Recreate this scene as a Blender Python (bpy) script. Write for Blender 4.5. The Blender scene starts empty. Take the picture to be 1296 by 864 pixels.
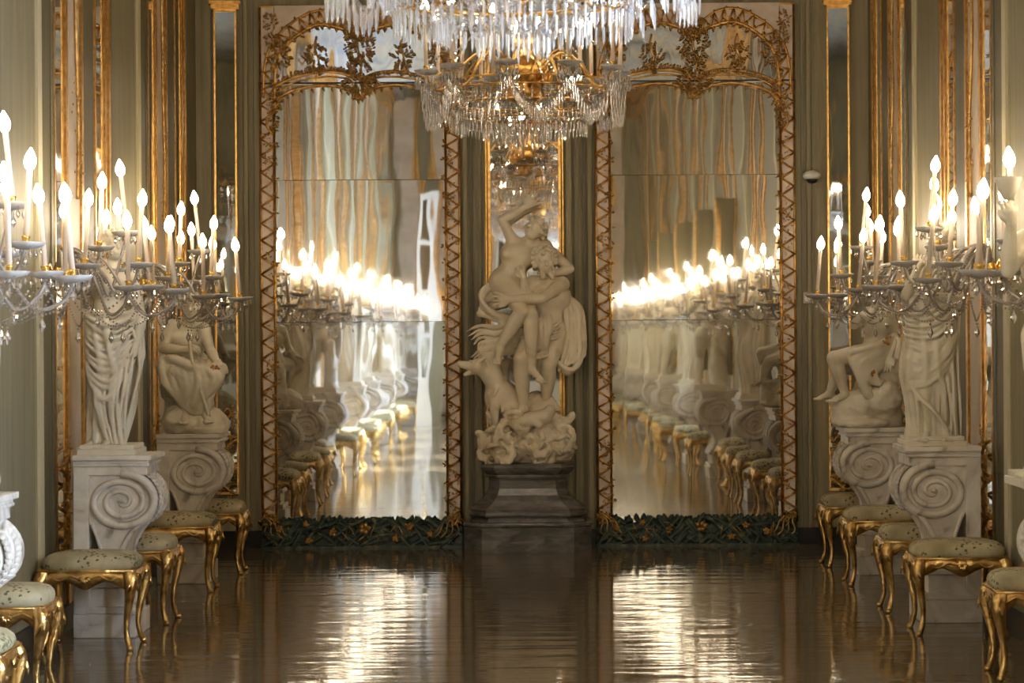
import bpy, math, random
import numpy as np
from mathutils import Vector, Matrix
random.seed(7)
PI = math.pi
C = bpy.context.scene.collection
sc = bpy.context.scene

# ---------------------------------------------------------------- camera, sky, sun, exposure
CAMX, CAMZ, FPX = 0.10, 1.64, 3000.0
END = 18.56            # distance of the end wall
WL, WR = -2.60, 2.68   # side walls
BACK = -8.2
cam_d = bpy.data.cameras.new('camera'); cam = bpy.data.objects.new('camera', cam_d); C.objects.link(cam)
cam.location = (CAMX, 0, CAMZ)
cam.rotation_euler = (PI/2, math.radians(0.36), 0)
cam_d.sensor_width = 36; cam_d.lens = FPX/1296*36
cam_d.shift_x = -37/1296; cam_d.shift_y = -7/1296
cam_d.clip_end = 200
cam_d.dof.use_dof = True; cam_d.dof.focus_distance = 17.3; cam_d.dof.aperture_fstop = 9.0
sc.camera = cam
sc.view_settings.view_transform = 'Standard'; sc.view_settings.look = 'None'
sc.view_settings.gamma = 1; sc.view_settings.use_curve_mapping = False
sc.view_settings.exposure = 1.25
w = bpy.data.worlds.new('sky'); sc.world = w; w.use_nodes = True
bg = w.node_tree.nodes['Background']; bg.inputs[0].default_value = (0.58, 0.73, 1.0, 1); bg.inputs[1].default_value = 66.0
sun_d = bpy.data.lights.new('sun', 'SUN'); sun = bpy.data.objects.new('sun', sun_d); C.objects.link(sun)
sun_d.energy = 34; sun_d.angle = 0.012; sun_d.color = (0.88, 0.94, 1.0)
SUN_DIR = Vector((-1, -0.06, -0.45)).normalized()
sun.rotation_euler = SUN_DIR.to_track_quat('-Z', 'Y').to_euler()
sun.location = (8, 8, 8)
BULB = 28.0            # strength of every candle bulb
WIN = [(8.1, 1.15), (5.4, 1.15), (2.4, 1.15), (-0.6, 1.15), (-3.6, 1.15)]     # windows in the right wall: centre, width
WZ0, WZ1 = 1.2, 3.25
for i, (yc, ww) in enumerate(WIN):
    l = bpy.data.lights.new('window_portal', 'AREA'); o = bpy.data.objects.new('window_portal', l); C.objects.link(o)
    l.shape = 'RECTANGLE'; l.size = WZ1-WZ0; l.size_y = ww; l.cycles.is_portal = True
    o.location = (WR+0.56, yc, (WZ0+WZ1)/2); o.rotation_euler = (0, PI/2, 0)
cy = sc.cycles
cy.max_bounces = 10; cy.diffuse_bounces = 4; cy.glossy_bounces = 6; cy.transmission_bounces = 8; cy.transparent_max_bounces = 24
cy.caustics_reflective = True; cy.caustics_refractive = False; cy.blur_glossy = 0.5
cy.sample_clamp_indirect = 6.0; cy.use_denoising = True
try: cy.use_light_tree = True
except Exception: pass

# ---------------------------------------------------------------- object helpers
def tag(o, label=None, cat=None, group=None, kind=None):
    if label: o['label'] = label
    if cat: o['category'] = cat
    if group: o['group'] = group
    if kind: o['kind'] = kind
    return o
def empty(name, loc=(0,0,0), rz=0.0, label=None, cat=None, group=None):
    o = bpy.data.objects.new(name, None); C.objects.link(o)
    o.location = loc; o.rotation_euler = (0,0,rz); o.empty_display_size = 0.1
    return tag(o, label, cat, group)
def link_mesh(name, me, mat, parent=None):
    o = bpy.data.objects.new(name, me); C.objects.link(o)
    if mat is not None and not me.materials: me.materials.append(mat)
    if parent is not None: o.parent = parent
    return o
def kids(o): return [c for c in bpy.data.objects if c.parent == o]
def copy_tree(o, parent=None, cache=None):
    if cache is None:
        cache = {}
        for c in bpy.data.objects:
            if c.parent: cache.setdefault(c.parent.name, []).append(c)
    c = o.copy(); C.objects.link(c)
    if parent is not None: c.parent = parent
    for ch in cache.get(o.name, []): copy_tree(ch, c, cache)
    return c

class MB:
    """collects shapes and links them as one mesh object"""
    def __init__(s): s.v = []; s.f = []; s.sm = []
    def add(s, vs, fs, smooth=True, M=None):
        n = len(s.v)
        if M is not None: vs = [tuple(M @ Vector(p)) for p in vs]
        s.v.extend([tuple(p) for p in vs]); s.f.extend([tuple(i+n for i in f) for f in fs]); s.sm.extend([smooth]*len(fs))
        return s
    def box(s, a, b, M=None):
        x0,y0,z0 = a; x1,y1,z1 = b
        x0,x1 = min(x0,x1),max(x0,x1); y0,y1 = min(y0,y1),max(y0,y1); z0,z1 = min(z0,z1),max(z0,z1)
        vs = [(x0,y0,z0),(x1,y0,z0),(x1,y1,z0),(x0,y1,z0),(x0,y0,z1),(x1,y0,z1),(x1,y1,z1),(x0,y1,z1)]
        return s.add(vs, [(0,3,2,1),(4,5,6,7),(0,1,5,4),(1,2,6,5),(2,3,7,6),(3,0,4,7)], False, M)
    def tube(s, pts, r, n=8, M=None, flat=1.0, caps=True):
        pts = [Vector(p) for p in pts]; m = len(pts)
        rr = r if hasattr(r, '__len__') else [r]*m
        T = []
        for i in range(m):
            t = pts[min(i+1,m-1)] - pts[max(i-1,0)]
            T.append(t.normalized() if t.length > 1e-9 else Vector((0,0,1)))
        up = Vector((0,0,1)) if abs(T[0].z) < 0.9 else Vector((1,0,0))
        u = T[0].cross(up).normalized(); vs = []; fs = []
        for i in range(m):
            u = (u - T[i]*u.dot(T[i]))
            u = u.normalized() if u.length > 1e-6 else T[i].orthogonal().normalized()
            q = T[i].cross(u)
            for k in range(n):
                a = 2*PI*k/n
                vs.append(pts[i] + (u*math.cos(a) + q*math.sin(a)*flat)*rr[i])
        for i in range(m-1):
            for k in range(n):
                k2 = (k+1)%n
                fs.append((i*n+k, i*n+k2, (i+1)*n+k2, (i+1)*n+k))
        if caps: fs.append(tuple(range(n-1,-1,-1))); fs.append(tuple((m-1)*n+k for k in range(n)))
        return s.add(vs, fs, True, M)
    def lathe(s, prof, n=16, c=(0,0,0), M=None, mod=None):
        vs = []; fs = []; m = len(prof)
        for i,(r,z) in enumerate(prof):
            for k in range(n):
                a = 2*PI*k/n; q = r*(mod(a, i) if mod else 1)
                vs.append((c[0]+q*math.cos(a), c[1]+q*math.sin(a), c[2]+z))
        for i in range(m-1):
            for k in range(n):
                k2=(k+1)%n; fs.append((i*n+k, i*n+k2, (i+1)*n+k2, (i+1)*n+k))
        fs.append(tuple(range(n-1,-1,-1))); fs.append(tuple((m-1)*n+k for k in range(n)))
        return s.add(vs, fs, True, M)
    def prism(s, poly, y0, y1, axis='y', M=None, smooth=False):
        """poly in (x,z) extruded along y"""
        n=len(poly)
        vs=[(p[0],y0,p[1]) for p in poly]+[(p[0],y1,p[1]) for p in poly]
        fs=[tuple(range(n)), tuple(range(2*n-1,n-1,-1))]
        for i in range(n):
            j=(i+1)%n; fs.append((i,i+n,j+n,j))
        return s.add(vs, fs, smooth, M)
    def gem(s, c, r, h=None, n=6):
        """faceted bead or drop: pointed top and bottom"""
        h = h or r; x,y,z = c
        vs=[(x,y,z+h)]+[(x+r*math.cos(2*PI*k/n),y+r*math.sin(2*PI*k/n),z) for k in range(n)]+[(x,y,z-h)]
        fs=[(0,1+k,1+(k+1)%n) for k in range(n)]+[(n+1,1+(k+1)%n,1+k) for k in range(n)]
        return s.add(vs,fs,False)
    def drop(s, c, r, L, n=6):
        """long prism drop hanging from c"""
        x,y,z=c; prof=[(0.25*r,0),(r,-0.12*L),(0.75*r,-0.82*L),(0.05*r,-L)]
        return s.lathe_flat(prof,n,(x,y,z))
    def lathe_flat(s, prof, n, c):
        a=len(s.sm); s.lathe(prof,n,c)
        for i in range(a,len(s.sm)): s.sm[i]=False
        return s
    def leaf(s, c, d, nrm, L, W, curl=0.2):
        """pointed bent leaf from c along d, facing nrm"""
        c=Vector(c); d=Vector(d).normalized(); nrm=Vector(nrm); nrm=(nrm-d*nrm.dot(d)).normalized(); q=d.cross(nrm)
        p=[c, c+d*L*.35+q*W*.5+nrm*L*curl*.3, c+d*L*.4+nrm*L*curl*.75, c+d*L*.35-q*W*.5+nrm*L*curl*.3, c+d*L*.75+q*W*.33+nrm*L*curl*.5, c+d*L*.75-q*W*.33+nrm*L*curl*.5, c+d*L+nrm*L*curl*.1, c+d*L*.4-nrm*L*.08]
        return s.add(p,[(0,1,2),(0,2,3),(1,4,2),(2,5,3),(2,4,6),(2,6,5),(0,7,1),(0,3,7),(1,7,4),(3,5,7),(4,7,6),(5,6,7)],True)
    def mesh(s, name):
        me = bpy.data.meshes.new(name); me.from_pydata(s.v, [], s.f)
        me.polygons.foreach_set('use_smooth', s.sm); me.update(); return me
    def build(s, name, mat, parent=None, bevel=0.0):
        o = link_mesh(name, s.mesh(name), mat, parent)
        if name in ('crystal_fringe','crystal_basket','crystal_swag','bead_garland','bead_string','crystal_drops','gilded_foliage'): o['kind'] = 'stuff'
        if bevel:
            b = o.modifiers.new('bevel','BEVEL'); b.width=bevel; b.segments=2; b.limit_method='ANGLE'; b.angle_limit=0.7
        return o
def spline(pts, n=8):
    """Catmull-Rom through pts"""
    P=[Vector(p) for p in pts]; P=[P[0]*2-P[1]]+P+[P[-1]*2-P[-2]]; out=[]
    for i in range(1,len(P)-2):
        for k in range(n):
            t=k/n; a,b,c,d=P[i-1],P[i],P[i+1],P[i+2]
            out.append(0.5*((2*b)+(c-a)*t+(2*a-5*b+4*c-d)*t*t+(3*b-a-3*c+d)*t**3))
    out.append(P[-2]); return out
def struct(name, mb, mat, parent=None, bevel=0.0):
    o = mb.build(name, mat, parent, bevel); o['kind']='structure'; return o

# ---------------------------------------------------------------- materials
def mat(name, col, rough=0.5, metal=0.0, **kw):
    m = bpy.data.materials.new(name); m.use_nodes=True; nt=m.node_tree; b=nt.nodes['Principled BSDF']
    b.inputs['Base Color'].default_value=(*col,1); b.inputs['Roughness'].default_value=rough; b.inputs['Metallic'].default_value=metal
    for k,v in kw.items(): b.inputs[k].default_value=v
    return m
def noise_col(m, stops, scale=5, detail=4, stretch=(1,1,1), dist=0.0, bump=0.0, bscale=None, rough=None, kind='noise'):
    nt=m.node_tree; N=nt.nodes; L=nt.links; b=N['Principled BSDF']
    tc=N.new('ShaderNodeTexCoord'); mp=N.new('ShaderNodeMapping'); mp.inputs['Scale'].default_value=stretch
    L.new(tc.outputs['Object'], mp.inputs[0])
    t=N.new('ShaderNodeTexNoise'); t.inputs['Scale'].default_value=scale; t.inputs['Detail'].default_value=detail; t.inputs['Distortion'].default_value=dist
    L.new(mp.outputs[0], t.inputs['Vector'])
    r=N.new('ShaderNodeValToRGB'); cr=r.color_ramp
    while len(cr.elements)<len(stops): cr.elements.new(0.5)
    for e,(p,c) in zip(cr.elements,stops): e.position=p; e.color=(*c,1)
    L.new(t.outputs['Fac'], r.inputs[0]); L.new(r.outputs[0], b.inputs['Base Color'])
    if bump:
        t2=N.new('ShaderNodeTexNoise'); t2.inputs['Scale'].default_value=bscale or scale*4; t2.inputs['Detail'].default_value=3
        L.new(mp.outputs[0], t2.inputs['Vector'])
        bp=N.new('ShaderNodeBump'); bp.inputs['Strength'].default_value=1; bp.inputs['Distance'].default_value=bump
        L.new(t2.outputs['Fac'], bp.inputs['Height']); L.new(bp.outputs[0], b.inputs['Normal'])
    if rough:
        mr=N.new('ShaderNodeMapRange'); mr.inputs['To Min'].default_value=rough[0]; mr.inputs['To Max'].default_value=rough[1]
        L.new(t.outputs['Fac'], mr.inputs[0]); L.new(mr.outputs[0], b.inputs['Roughness'])
    return m
M={}
M['olive']=noise_col(mat('olive_panelling',(.2,.18,.1),.55),[(.25,(.205,.168,.086)),(.5,(.285,.240,.130)),(.75,(.36,.31,.18))],scale=3,stretch=(7,7,.35),detail=6,bump=.002,bscale=9)
M['olive_light']=noise_col(mat('pale_olive_panelling',(.3,.28,.19),.55),[(.3,(.172,.146,.080)),(.7,(.25,.215,.125))],scale=3,stretch=(6,6,.35),detail=6,bump=.002,bscale=8)
M['olive_dark']=noise_col(mat('dark_olive_panelling',(.1,.08,.04),.5),[(.3,(.080,.064,.028)),(.7,(.13,.108,.052))],scale=3,stretch=(6,6,.35),detail=6,bump=.001)
M['cream']=noise_col(mat('cream_lacquer',(.6,.5,.38),.45),[(.3,(.50,.40,.29)),(.7,(.66,.56,.44))],scale=4,detail=5)
M['ridge']=mat('pale_moulding_paint',(.5,.44,.28),.5)
M['white_lacquer']=noise_col(mat('white_lacquer',(.7,.6,.5),.4),[(.3,(.60,.49,.38)),(.7,(.76,.66,.55))],scale=8)
M['gold']=noise_col(mat('gilding',(.75,.45,.15),.3,1.0),[(.3,(.52,.27,.065)),(.55,(.78,.45,.13)),(.8,(.95,.62,.24))],scale=22,detail=5,bump=.004,bscale=40)
M['gold_old']=noise_col(mat('worn_gilding',(.5,.3,.1),.42,.9),[(.3,(.42,.24,.07)),(.55,(.68,.42,.14)),(.8,(.90,.62,.26))],scale=25,detail=5,bump=.006,bscale=45)
M['gold_stool']=noise_col(mat('stool_gilding',(.7,.45,.15),.28,1.0),[(.3,(.40,.23,.07)),(.55,(.72,.47,.17)),(.8,(.95,.72,.34))],scale=18,detail=5,bump=.008,bscale=30)
M['brass']=mat('brass',(.75,.48,.12),.25,1.0)
M['marble']=noise_col(mat('white_statue_marble',(.6,.54,.42),.38),[(.2,(.36,.30,.20)),(.42,(.60,.53,.39)),(.75,(.72,.66,.53))],scale=2.6,detail=8,dist=1.2,bump=.003,bscale=22)
M['marble'].node_tree.nodes['Principled BSDF'].inputs['Subsurface Weight'].default_value=.0
M['marble_warm']=noise_col(mat('ochre_stained_marble',(.6,.5,.35),.27),[(.2,(.42,.31,.17)),(.42,(.70,.60,.43)),(.75,(.80,.73,.58))],scale=3.2,detail=8,dist=1.0,bump=.004,bscale=18)
M['stain']=mat('ochre_stain',(.45,.2,.05),.6)
M['veined']=noise_col(mat('veined_pedestal_marble',(.6,.56,.5),.3),[(.30,(.30,.26,.20)),(.38,(.54,.48,.39)),(.55,(.68,.62,.52)),(.8,(.74,.69,.59))],scale=2.4,detail=9,dist=3.0)
M['dark_marble']=noise_col(mat('dark_grey_marble',(.1,.09,.08),.13),[(.25,(.045,.042,.038)),(.5,(.12,.108,.095)),(.68,(.18,.165,.145)),(.9,(.32,.29,.25))],scale=6,detail=8,stretch=(1,1,3),dist=1.0)
M['floor']=noise_col(mat('polished_brown_floor',(.1,.08,.05),.1),[(.3,(.085,.060,.034)),(.5,(.13,.096,.058)),(.7,(.20,.155,.10))],scale=30,detail=8,rough=(.03,.13))
nt=M['floor'].node_tree; tc=nt.nodes.new('ShaderNodeTexCoord'); t=nt.nodes.new('ShaderNodeTexNoise'); bp=nt.nodes.new('ShaderNodeBump')
mp=nt.nodes.new('ShaderNodeMapping'); mp.inputs['Scale'].default_value=(.55,3.2,1)
nt.links.new(tc.outputs['Object'],mp.inputs[0]); nt.links.new(mp.outputs[0],t.inputs['Vector']); t.inputs['Scale'].default_value=1.6; t.inputs['Detail'].default_value=3
bp.inputs['Distance'].default_value=.0055; nt.links.new(t.outputs['Fac'],bp.inputs['Height']); nt.links.new(bp.outputs[0],nt.nodes['Principled BSDF'].inputs['Normal'])
nt.nodes['Principled BSDF'].inputs['IOR'].default_value=1.75
def mirror_mat(name, col, amp, haze):
    m=mat(name,col,.02,1.0); nt=m.node_tree; N=nt.nodes; L=nt.links; b=N['Principled BSDF']
    tc=N.new('ShaderNodeTexCoord'); t=N.new('ShaderNodeTexNoise'); t.inputs['Scale'].default_value=2.2; t.inputs['Detail'].default_value=1.5
    mp=N.new('ShaderNodeMapping'); mp.inputs['Scale'].default_value=(1.5,1,.4); L.new(tc.outputs['Object'],mp.inputs[0]); L.new(mp.outputs[0],t.inputs['Vector'])
    bp=N.new('ShaderNodeBump'); bp.inputs['Distance'].default_value=amp; L.new(t.outputs['Fac'],bp.inputs['Height']); L.new(bp.outputs[0],b.inputs['Normal'])
    d=N.new('ShaderNodeBsdfDiffuse'); d.inputs[0].default_value=(.5,.5,.45,1); mx=N.new('ShaderNodeMixShader')
    s2=N.new('ShaderNodeTexNoise'); s2.inputs['Scale'].default_value=9; s2.inputs['Detail'].default_value=8
    mr=N.new('ShaderNodeMapRange'); mr.inputs['From Min'].default_value=.35; mr.inputs['From Max'].default_value=.8; mr.inputs['To Min'].default_value=haze*.5; mr.inputs['To Max'].default_value=haze*2.2
    L.new(tc.outputs['Object'],s2.inputs['Vector']); L.new(s2.outputs['Fac'],mr.inputs[0]); L.new(mr.outputs[0],mx.inputs[0])
    L.new(b.outputs[0],mx.inputs[1]); L.new(d.outputs[0],mx.inputs[2]); L.new(mx.outputs[0],N['Material Output'].inputs[0])
    return m
M['mirror']=mirror_mat('old_mirror_glass',(.90,.90,.87),.0011,.05)
M['mirror_top']=mirror_mat('wavy_mirror_glass',(.80,.82,.82),.006,.06)
M['mirror_dark']=mirror_mat('dark_aged_mirror_glass',(.5,.5,.46),.003,.03)
M['crystal']=mat('cut_crystal',(.93,.95,1.0),.03,0.0,**{'Transmission Weight':.75,'IOR':1.6,'Specular IOR Level':.9})
M['clear_crystal']=mat('clear_cut_crystal',(.80,.74,.68),.04,0.0,**{'Transmission Weight':.8,'IOR':1.6,'Specular IOR Level':.9})
M['dish']=mat('frosted_glass_dish',(.60,.57,.53),.15,0.0,**{'Transmission Weight':.35,'IOR':1.45})
M['arm_glass']=mat('smoky_glass_arm',(.50,.44,.38),.08,0.0,**{'Transmission Weight':.45,'IOR':1.5})
M['candle']=mat('cream_candle_tube',(.66,.54,.42),.45,0.0,**{'Subsurface Weight':.0})
def sparkle(m, fac, col):
    nt=m.node_tree; N=nt.nodes; L=nt.links; g=N.new('ShaderNodeBsdfGlossy'); g.inputs[0].default_value=(*col,1); g.inputs['Roughness'].default_value=.10
    x=N.new('ShaderNodeMixShader'); x.inputs[0].default_value=fac; L.new(N['Principled BSDF'].outputs[0],x.inputs[1]); L.new(g.outputs[0],x.inputs[2]); L.new(x.outputs[0],N['Material Output'].inputs[0])
def emis(name,col,st):
    m=bpy.data.materials.new(name); m.use_nodes=True; b=m.node_tree.nodes['Principled BSDF']
    b.inputs['Base Color'].default_value=(.9,.85,.75,1); b.inputs['Emission Color'].default_value=(*col,1); b.inputs['Emission Strength'].default_value=st; return m
M['bulb']=emis('lit_candle_bulb',(1.0,.83,.60),BULB)
M['green']=noise_col(mat('dark_green_paint',(.03,.06,.04),.35),[(.3,(.010,.022,.016)),(.55,(.028,.055,.038)),(.78,(.20,.16,.06))],scale=20,detail=5)
M['black']=mat('black_base_paint',(.012,.011,.010),.4)
M['white_paint']=mat('white_door_paint',(.72,.72,.68),.4)
M['plastic']=mat('white_plastic',(.78,.77,.72),.35)
M['smoked']=mat('dark_smoked_dome',(.02,.02,.02),.06)
m=bpy.data.materials.new('window_glass'); m.use_nodes=True; N=m.node_tree.nodes; L=m.node_tree.links
tr=N.new('ShaderNodeBsdfTransparent'); gl=N.new('ShaderNodeBsdfGlossy'); gl.inputs['Roughness'].default_value=.02; mx=N.new('ShaderNodeMixShader'); mx.inputs[0].default_value=.07
L.new(tr.outputs[0],mx.inputs[1]); L.new(gl.outputs[0],mx.inputs[2]); L.new(mx.outputs[0],N['Material Output'].inputs[0]); M['glass']=m
# brocade with scattered dark sprigs
m=mat('floral_brocade',(.5,.43,.26),.75); nt=m.node_tree; N=nt.nodes; L=nt.links; b=N['Principled BSDF']
tc=N.new('ShaderNodeTexCoord'); n1=N.new('ShaderNodeTexNoise'); n1.inputs['Scale'].default_value=7; n1.inputs['Detail'].default_value=3
L.new(tc.outputs['Object'],n1.inputs['Vector'])
n2=N.new('ShaderNodeTexVoronoi'); n2.inputs['Scale'].default_value=48; L.new(tc.outputs['Object'],n2.inputs['Vector'])
r1=N.new('ShaderNodeValToRGB'); r1.color_ramp.elements[0].position=.35; r1.color_ramp.elements[0].color=(.30,.25,.13,1); r1.color_ramp.elements[1].position=.65; r1.color_ramp.elements[1].color=(.50,.43,.26,1)
L.new(n1.outputs['Fac'],r1.inputs[0])
a=N.new('ShaderNodeMath'); a.operation='LESS_THAN'; a.inputs[1].default_value=.42; L.new(n2.outputs['Distance'],a.inputs[0])
c2=N.new('ShaderNodeTexNoise'); c2.inputs['Scale'].default_value=9; c2.inputs['Detail'].default_value=2; L.new(tc.outputs['Object'],c2.inputs['Vector'])
g=N.new('ShaderNodeMath'); g.operation='GREATER_THAN'; g.inputs[1].default_value=.51; L.new(c2.outputs['Fac'],g.inputs[0])
mu=N.new('ShaderNodeMath'); mu.operation='MULTIPLY'; L.new(a.outputs[0],mu.inputs[0]); L.new(g.outputs[0],mu.inputs[1])
mx=N.new('ShaderNodeMix'); mx.data_type='RGBA'; L.new(mu.outputs[0],mx.inputs[0]); L.new(r1.outputs[0],mx.inputs[6]); mx.inputs[7].default_value=(.10,.10,.045,1)
L.new(mx.outputs[2],b.inputs['Base Color']); M['brocade']=m
# painted vault: soft clouds of colour
M['fresco']=noise_col(mat('painted_vault',(.4,.4,.4),.7),[(.25,(.10,.12,.14)),(.42,(.34,.34,.32)),(.5,(.50,.42,.28)),(.6,(.30,.33,.38)),(.75,(.62,.56,.46))],scale=.9,detail=5,dist=2.2)

sparkle(M['crystal'],.42,(1,1,1)); sparkle(M['clear_crystal'],.35,(1,.96,.92))
# ---------------------------------------------------------------- sculpting: blended volumes turned into one smooth surface
RJ=random.Random(12)
class Sculpt:
    def __init__(s, lo, hi, h=0.007):
        s.h=h; s.lo=np.array(lo,float); n=[int(math.ceil((hi[i]-lo[i])/h))+1 for i in range(3)]; s.n=n
        s.ax=[(lo[i]+h*np.arange(n[i])).astype(np.float32) for i in range(3)]
        s.F=np.full(n,0.08,np.float32)
    def win(s, lo, hi):
        sl=[]
        for i in range(3):
            a=int(max(0,math.floor((lo[i]-s.lo[i])/s.h))); b=int(min(s.n[i],math.ceil((hi[i]-s.lo[i])/s.h)+1))
            if b<=a: return None,None
            sl.append(slice(a,b))
        X=s.ax[0][sl[0]][:,None,None]; Y=s.ax[1][sl[1]][None,:,None]; Z=s.ax[2][sl[2]][None,None,:]
        return tuple(sl),(X,Y,Z)
    def blend(s, sl, D, k, sub=False):
        A=s.F[sl]
        if sub:
            D=-D; h=np.clip(.5-.5*(A-D)/k,0,1)
            s.F[sl]=(A*(1-h)+D*h+k*h*(1-h)).astype(np.float32); return
        h=np.clip(.5+.5*(A-D)/k,0,1)
        s.F[sl]=(A*(1-h)+D*h-k*h*(1-h)).astype(np.float32)
    def cap(s, a, b, ra, rb, k=.02, sub=False, folds=None):
        """tapered capsule; folds=(count, depth, twist, phase) ridges running along it"""
        a=np.array(a,float); b=np.array(b,float); m=max(ra,rb)+2*k+.03+(folds[1] if folds else 0)
        sl,G=s.win(np.minimum(a,b)-m, np.maximum(a,b)+m)
        if sl is None: return s
        X,Y,Z=G; ba=b-a; L2=float(ba@ba)+1e-9
        px,py,pz=X-a[0],Y-a[1],Z-a[2]
        t=np.clip((px*ba[0]+py*ba[1]+pz*ba[2])/L2,0,1)
        qx,qy,qz=px-t*ba[0],py-t*ba[1],pz-t*ba[2]
        D=np.sqrt(qx*qx+qy*qy+qz*qz)-(ra+(rb-ra)*t)
        if folds:
            n,amp,tw,ph=folds; ax=ba/math.sqrt(L2); e1=np.cross(ax,[0.3,1,.1]); e1/=np.linalg.norm(e1); e2=np.cross(ax,e1)
            th=np.arctan2(qx*e2[0]+qy*e2[1]+qz*e2[2], qx*e1[0]+qy*e1[1]+qz*e1[2])
            w=np.sin(n*th+tw*t+ph+1.3*np.sin(2*th+3*t)); D=D+amp*(np.abs(w)**.7*np.sign(w))*np.minimum(1,1.2*t+.35)
        s.blend(sl,D,k,sub); return s
    def chain(s, pts, rs, k=.02, sub=False):
        """run of tapered capsules taken as one volume, so joints do not swell"""
        P=np.array([tuple(p) for p in pts],float); m=max(rs)+2*k+.03
        sl,G=s.win(P.min(0)-m,P.max(0)+m)
        if sl is None: return s
        X,Y,Z=G; D=None
        for i in range(len(P)-1):
            a=P[i]; ba=P[i+1]-a; L2=float(ba@ba)+1e-9
            px,py,pz=X-a[0],Y-a[1],Z-a[2]
            t=np.clip((px*ba[0]+py*ba[1]+pz*ba[2])/L2,0,1)
            qx,qy,qz=px-t*ba[0],py-t*ba[1],pz-t*ba[2]
            d=np.sqrt(qx*qx+qy*qy+qz*qz)-(rs[i]+(rs[i+1]-rs[i])*t)
            D=d if D is None else np.minimum(D,d)
        s.blend(sl,D,k,sub); return s
    def rope(s, pts, r0, r1=None, k=.012, n=5):
        e=getattr(s,'embed',1.0); pts=[(p[0]*(.5+.5*e),p[1]*e,p[2]) for p in pts]
        pts=[(p[0]+RJ.uniform(-.006,.006),p[1]+RJ.uniform(-.004,.008),p[2]+RJ.uniform(-.009,.009)) for p in pts]; r0*=RJ.uniform(.75,1.15)
        q=spline(pts,n); r1=r0 if r1 is None else r1; m=len(q)
        rs=[(r0+(r1-r0)*i/(m-1))*(.55+.45*math.sin(PI*(i+.4)/(m-.2))) for i in range(m)]
        return s.chain([tuple(p) for p in q],rs,k)
    def ell(s, c, r, k=.02, rot=None, sub=False):
        c=np.array(c,float); r=np.array(r,float); m=max(r)+2*k+.02
        sl,G=s.win(c-m,c+m)
        if sl is None: return s
        X,Y,Z=G; p=[X-c[0],Y-c[1],Z-c[2]]
        if rot is not None:
            R=np.array(rot)
            p=[R[i][0]*p[0]+R[i][1]*p[1]+R[i][2]*p[2] for i in range(3)]
        k0=np.sqrt((p[0]/r[0])**2+(p[1]/r[1])**2+(p[2]/r[2])**2); k1=np.sqrt((p[0]/r[0]**2)**2+(p[1]/r[1]**2)**2+(p[2]/r[2]**2)**2)+1e-6
        s.blend(sl,k0*(k0-1)/k1,k,sub); return s
    def loft(s, secs, nf=9, amp=.012, tw=6.0, k=.02, ph=0., slant=0.0):
        """cloth column through (x,y,z,rx,ry) sections, with running folds"""
        secs=sorted(secs,key=lambda q:q[2]); z=[q[2] for q in secs]
        cx,cyy,rx,ry=[np.interp(s.ax[2],z,[q[i] for q in secs]).astype(np.float32)[None,None,:] for i in (0,1,3,4)]
        X=s.ax[0][:,None,None]; Y=s.ax[1][None,:,None]; Z=s.ax[2][None,None,:]
        ux,uy=(X-cx)/rx,(Y-cyy)/ry; rr=np.sqrt(ux*ux+uy*uy); th=np.arctan2(uy,ux)
        w=np.sin(nf*th+tw*Z+ph+1.1*np.sin(3*th+9*Z)+slant*X*60); w2=np.sin((nf*2+1)*th-tw*1.7*Z+2*ph)
        D=(rr-1)*np.minimum(rx,ry)+amp*(np.abs(w)**.6*np.sign(w))+amp*.35*w2
        D=np.maximum(D,np.maximum(z[0]-Z,Z-z[-1]))
        h=np.clip(.5+.5*(s.F-D)/k,0,1); s.F=(s.F*(1-h)+D*h-k*h*(1-h)).astype(np.float32); return s
    def rough(s, amp, f, seed=0):
        X=s.ax[0][:,None,None]; Y=s.ax[1][None,:,None]; Z=s.ax[2][None,None,:]; g=0
        for i,(a,b) in enumerate(((1,1),(.5,2.1),(.3,4.3))):
            q=seed*1.7+i*2.3
            g=g+a*np.sin(f*b*X+2.1*np.sin(f*b*.6*Z+q)+q)*np.sin(f*b*Y*1.1+1.7*np.sin(f*b*.5*X+2*q))*np.sin(f*b*.9*Z+1.5*np.sin(f*b*.7*Y+q)+3*q)
        s.F=(s.F+amp*g).astype(np.float32); return s
    def clip_z(s, z0):
        Z=s.ax[2][None,None,:]; s.F=np.maximum(s.F,(z0-Z)).astype(np.float32); return s
    def mesh(s, name):
        F=s.F.copy(); F[0]=F[-1]=.05; F[:,0]=F[:,-1]=.05; F[:,:,0]=F[:,:,-1]=.05
        I=F<0; nx,ny,nz=F.shape
        cnt=np.zeros((nx-1,ny-1,nz-1),np.int8)
        for i in (0,1):
            for j in (0,1):
                for k in (0,1): cnt+=I[i:nx-1+i,j:ny-1+j,k:nz-1+k]
        cells=np.argwhere((cnt>0)&(cnt<8)); idx=np.full(cnt.shape,-1,np.int32); idx[tuple(cells.T)]=np.arange(len(cells))
        P=np.zeros((len(cells),3)); W=np.zeros(len(cells)); ci,cj,ck=cells.T
        for ax in range(3):
            o=[a for a in range(3) if a!=ax]
            for u in (0,1):
                for v in (0,1):
                    d0=[0,0,0]; d0[o[0]]=u; d0[o[1]]=v; d1=list(d0); d1[ax]=1
                    A=F[ci+d0[0],cj+d0[1],ck+d0[2]]; B=F[ci+d1[0],cj+d1[1],ck+d1[2]]
                    m=(A<0)!=(B<0); t=np.where(m,A/(A-B+1e-12),0)
                    q=np.array(d0,float)[None,:].repeat(len(cells),0); q[:,ax]+=t
                    P+=q*m[:,None]; W+=m
        V=s.lo+(cells+P/W[:,None])*s.h
        faces=[]
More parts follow.
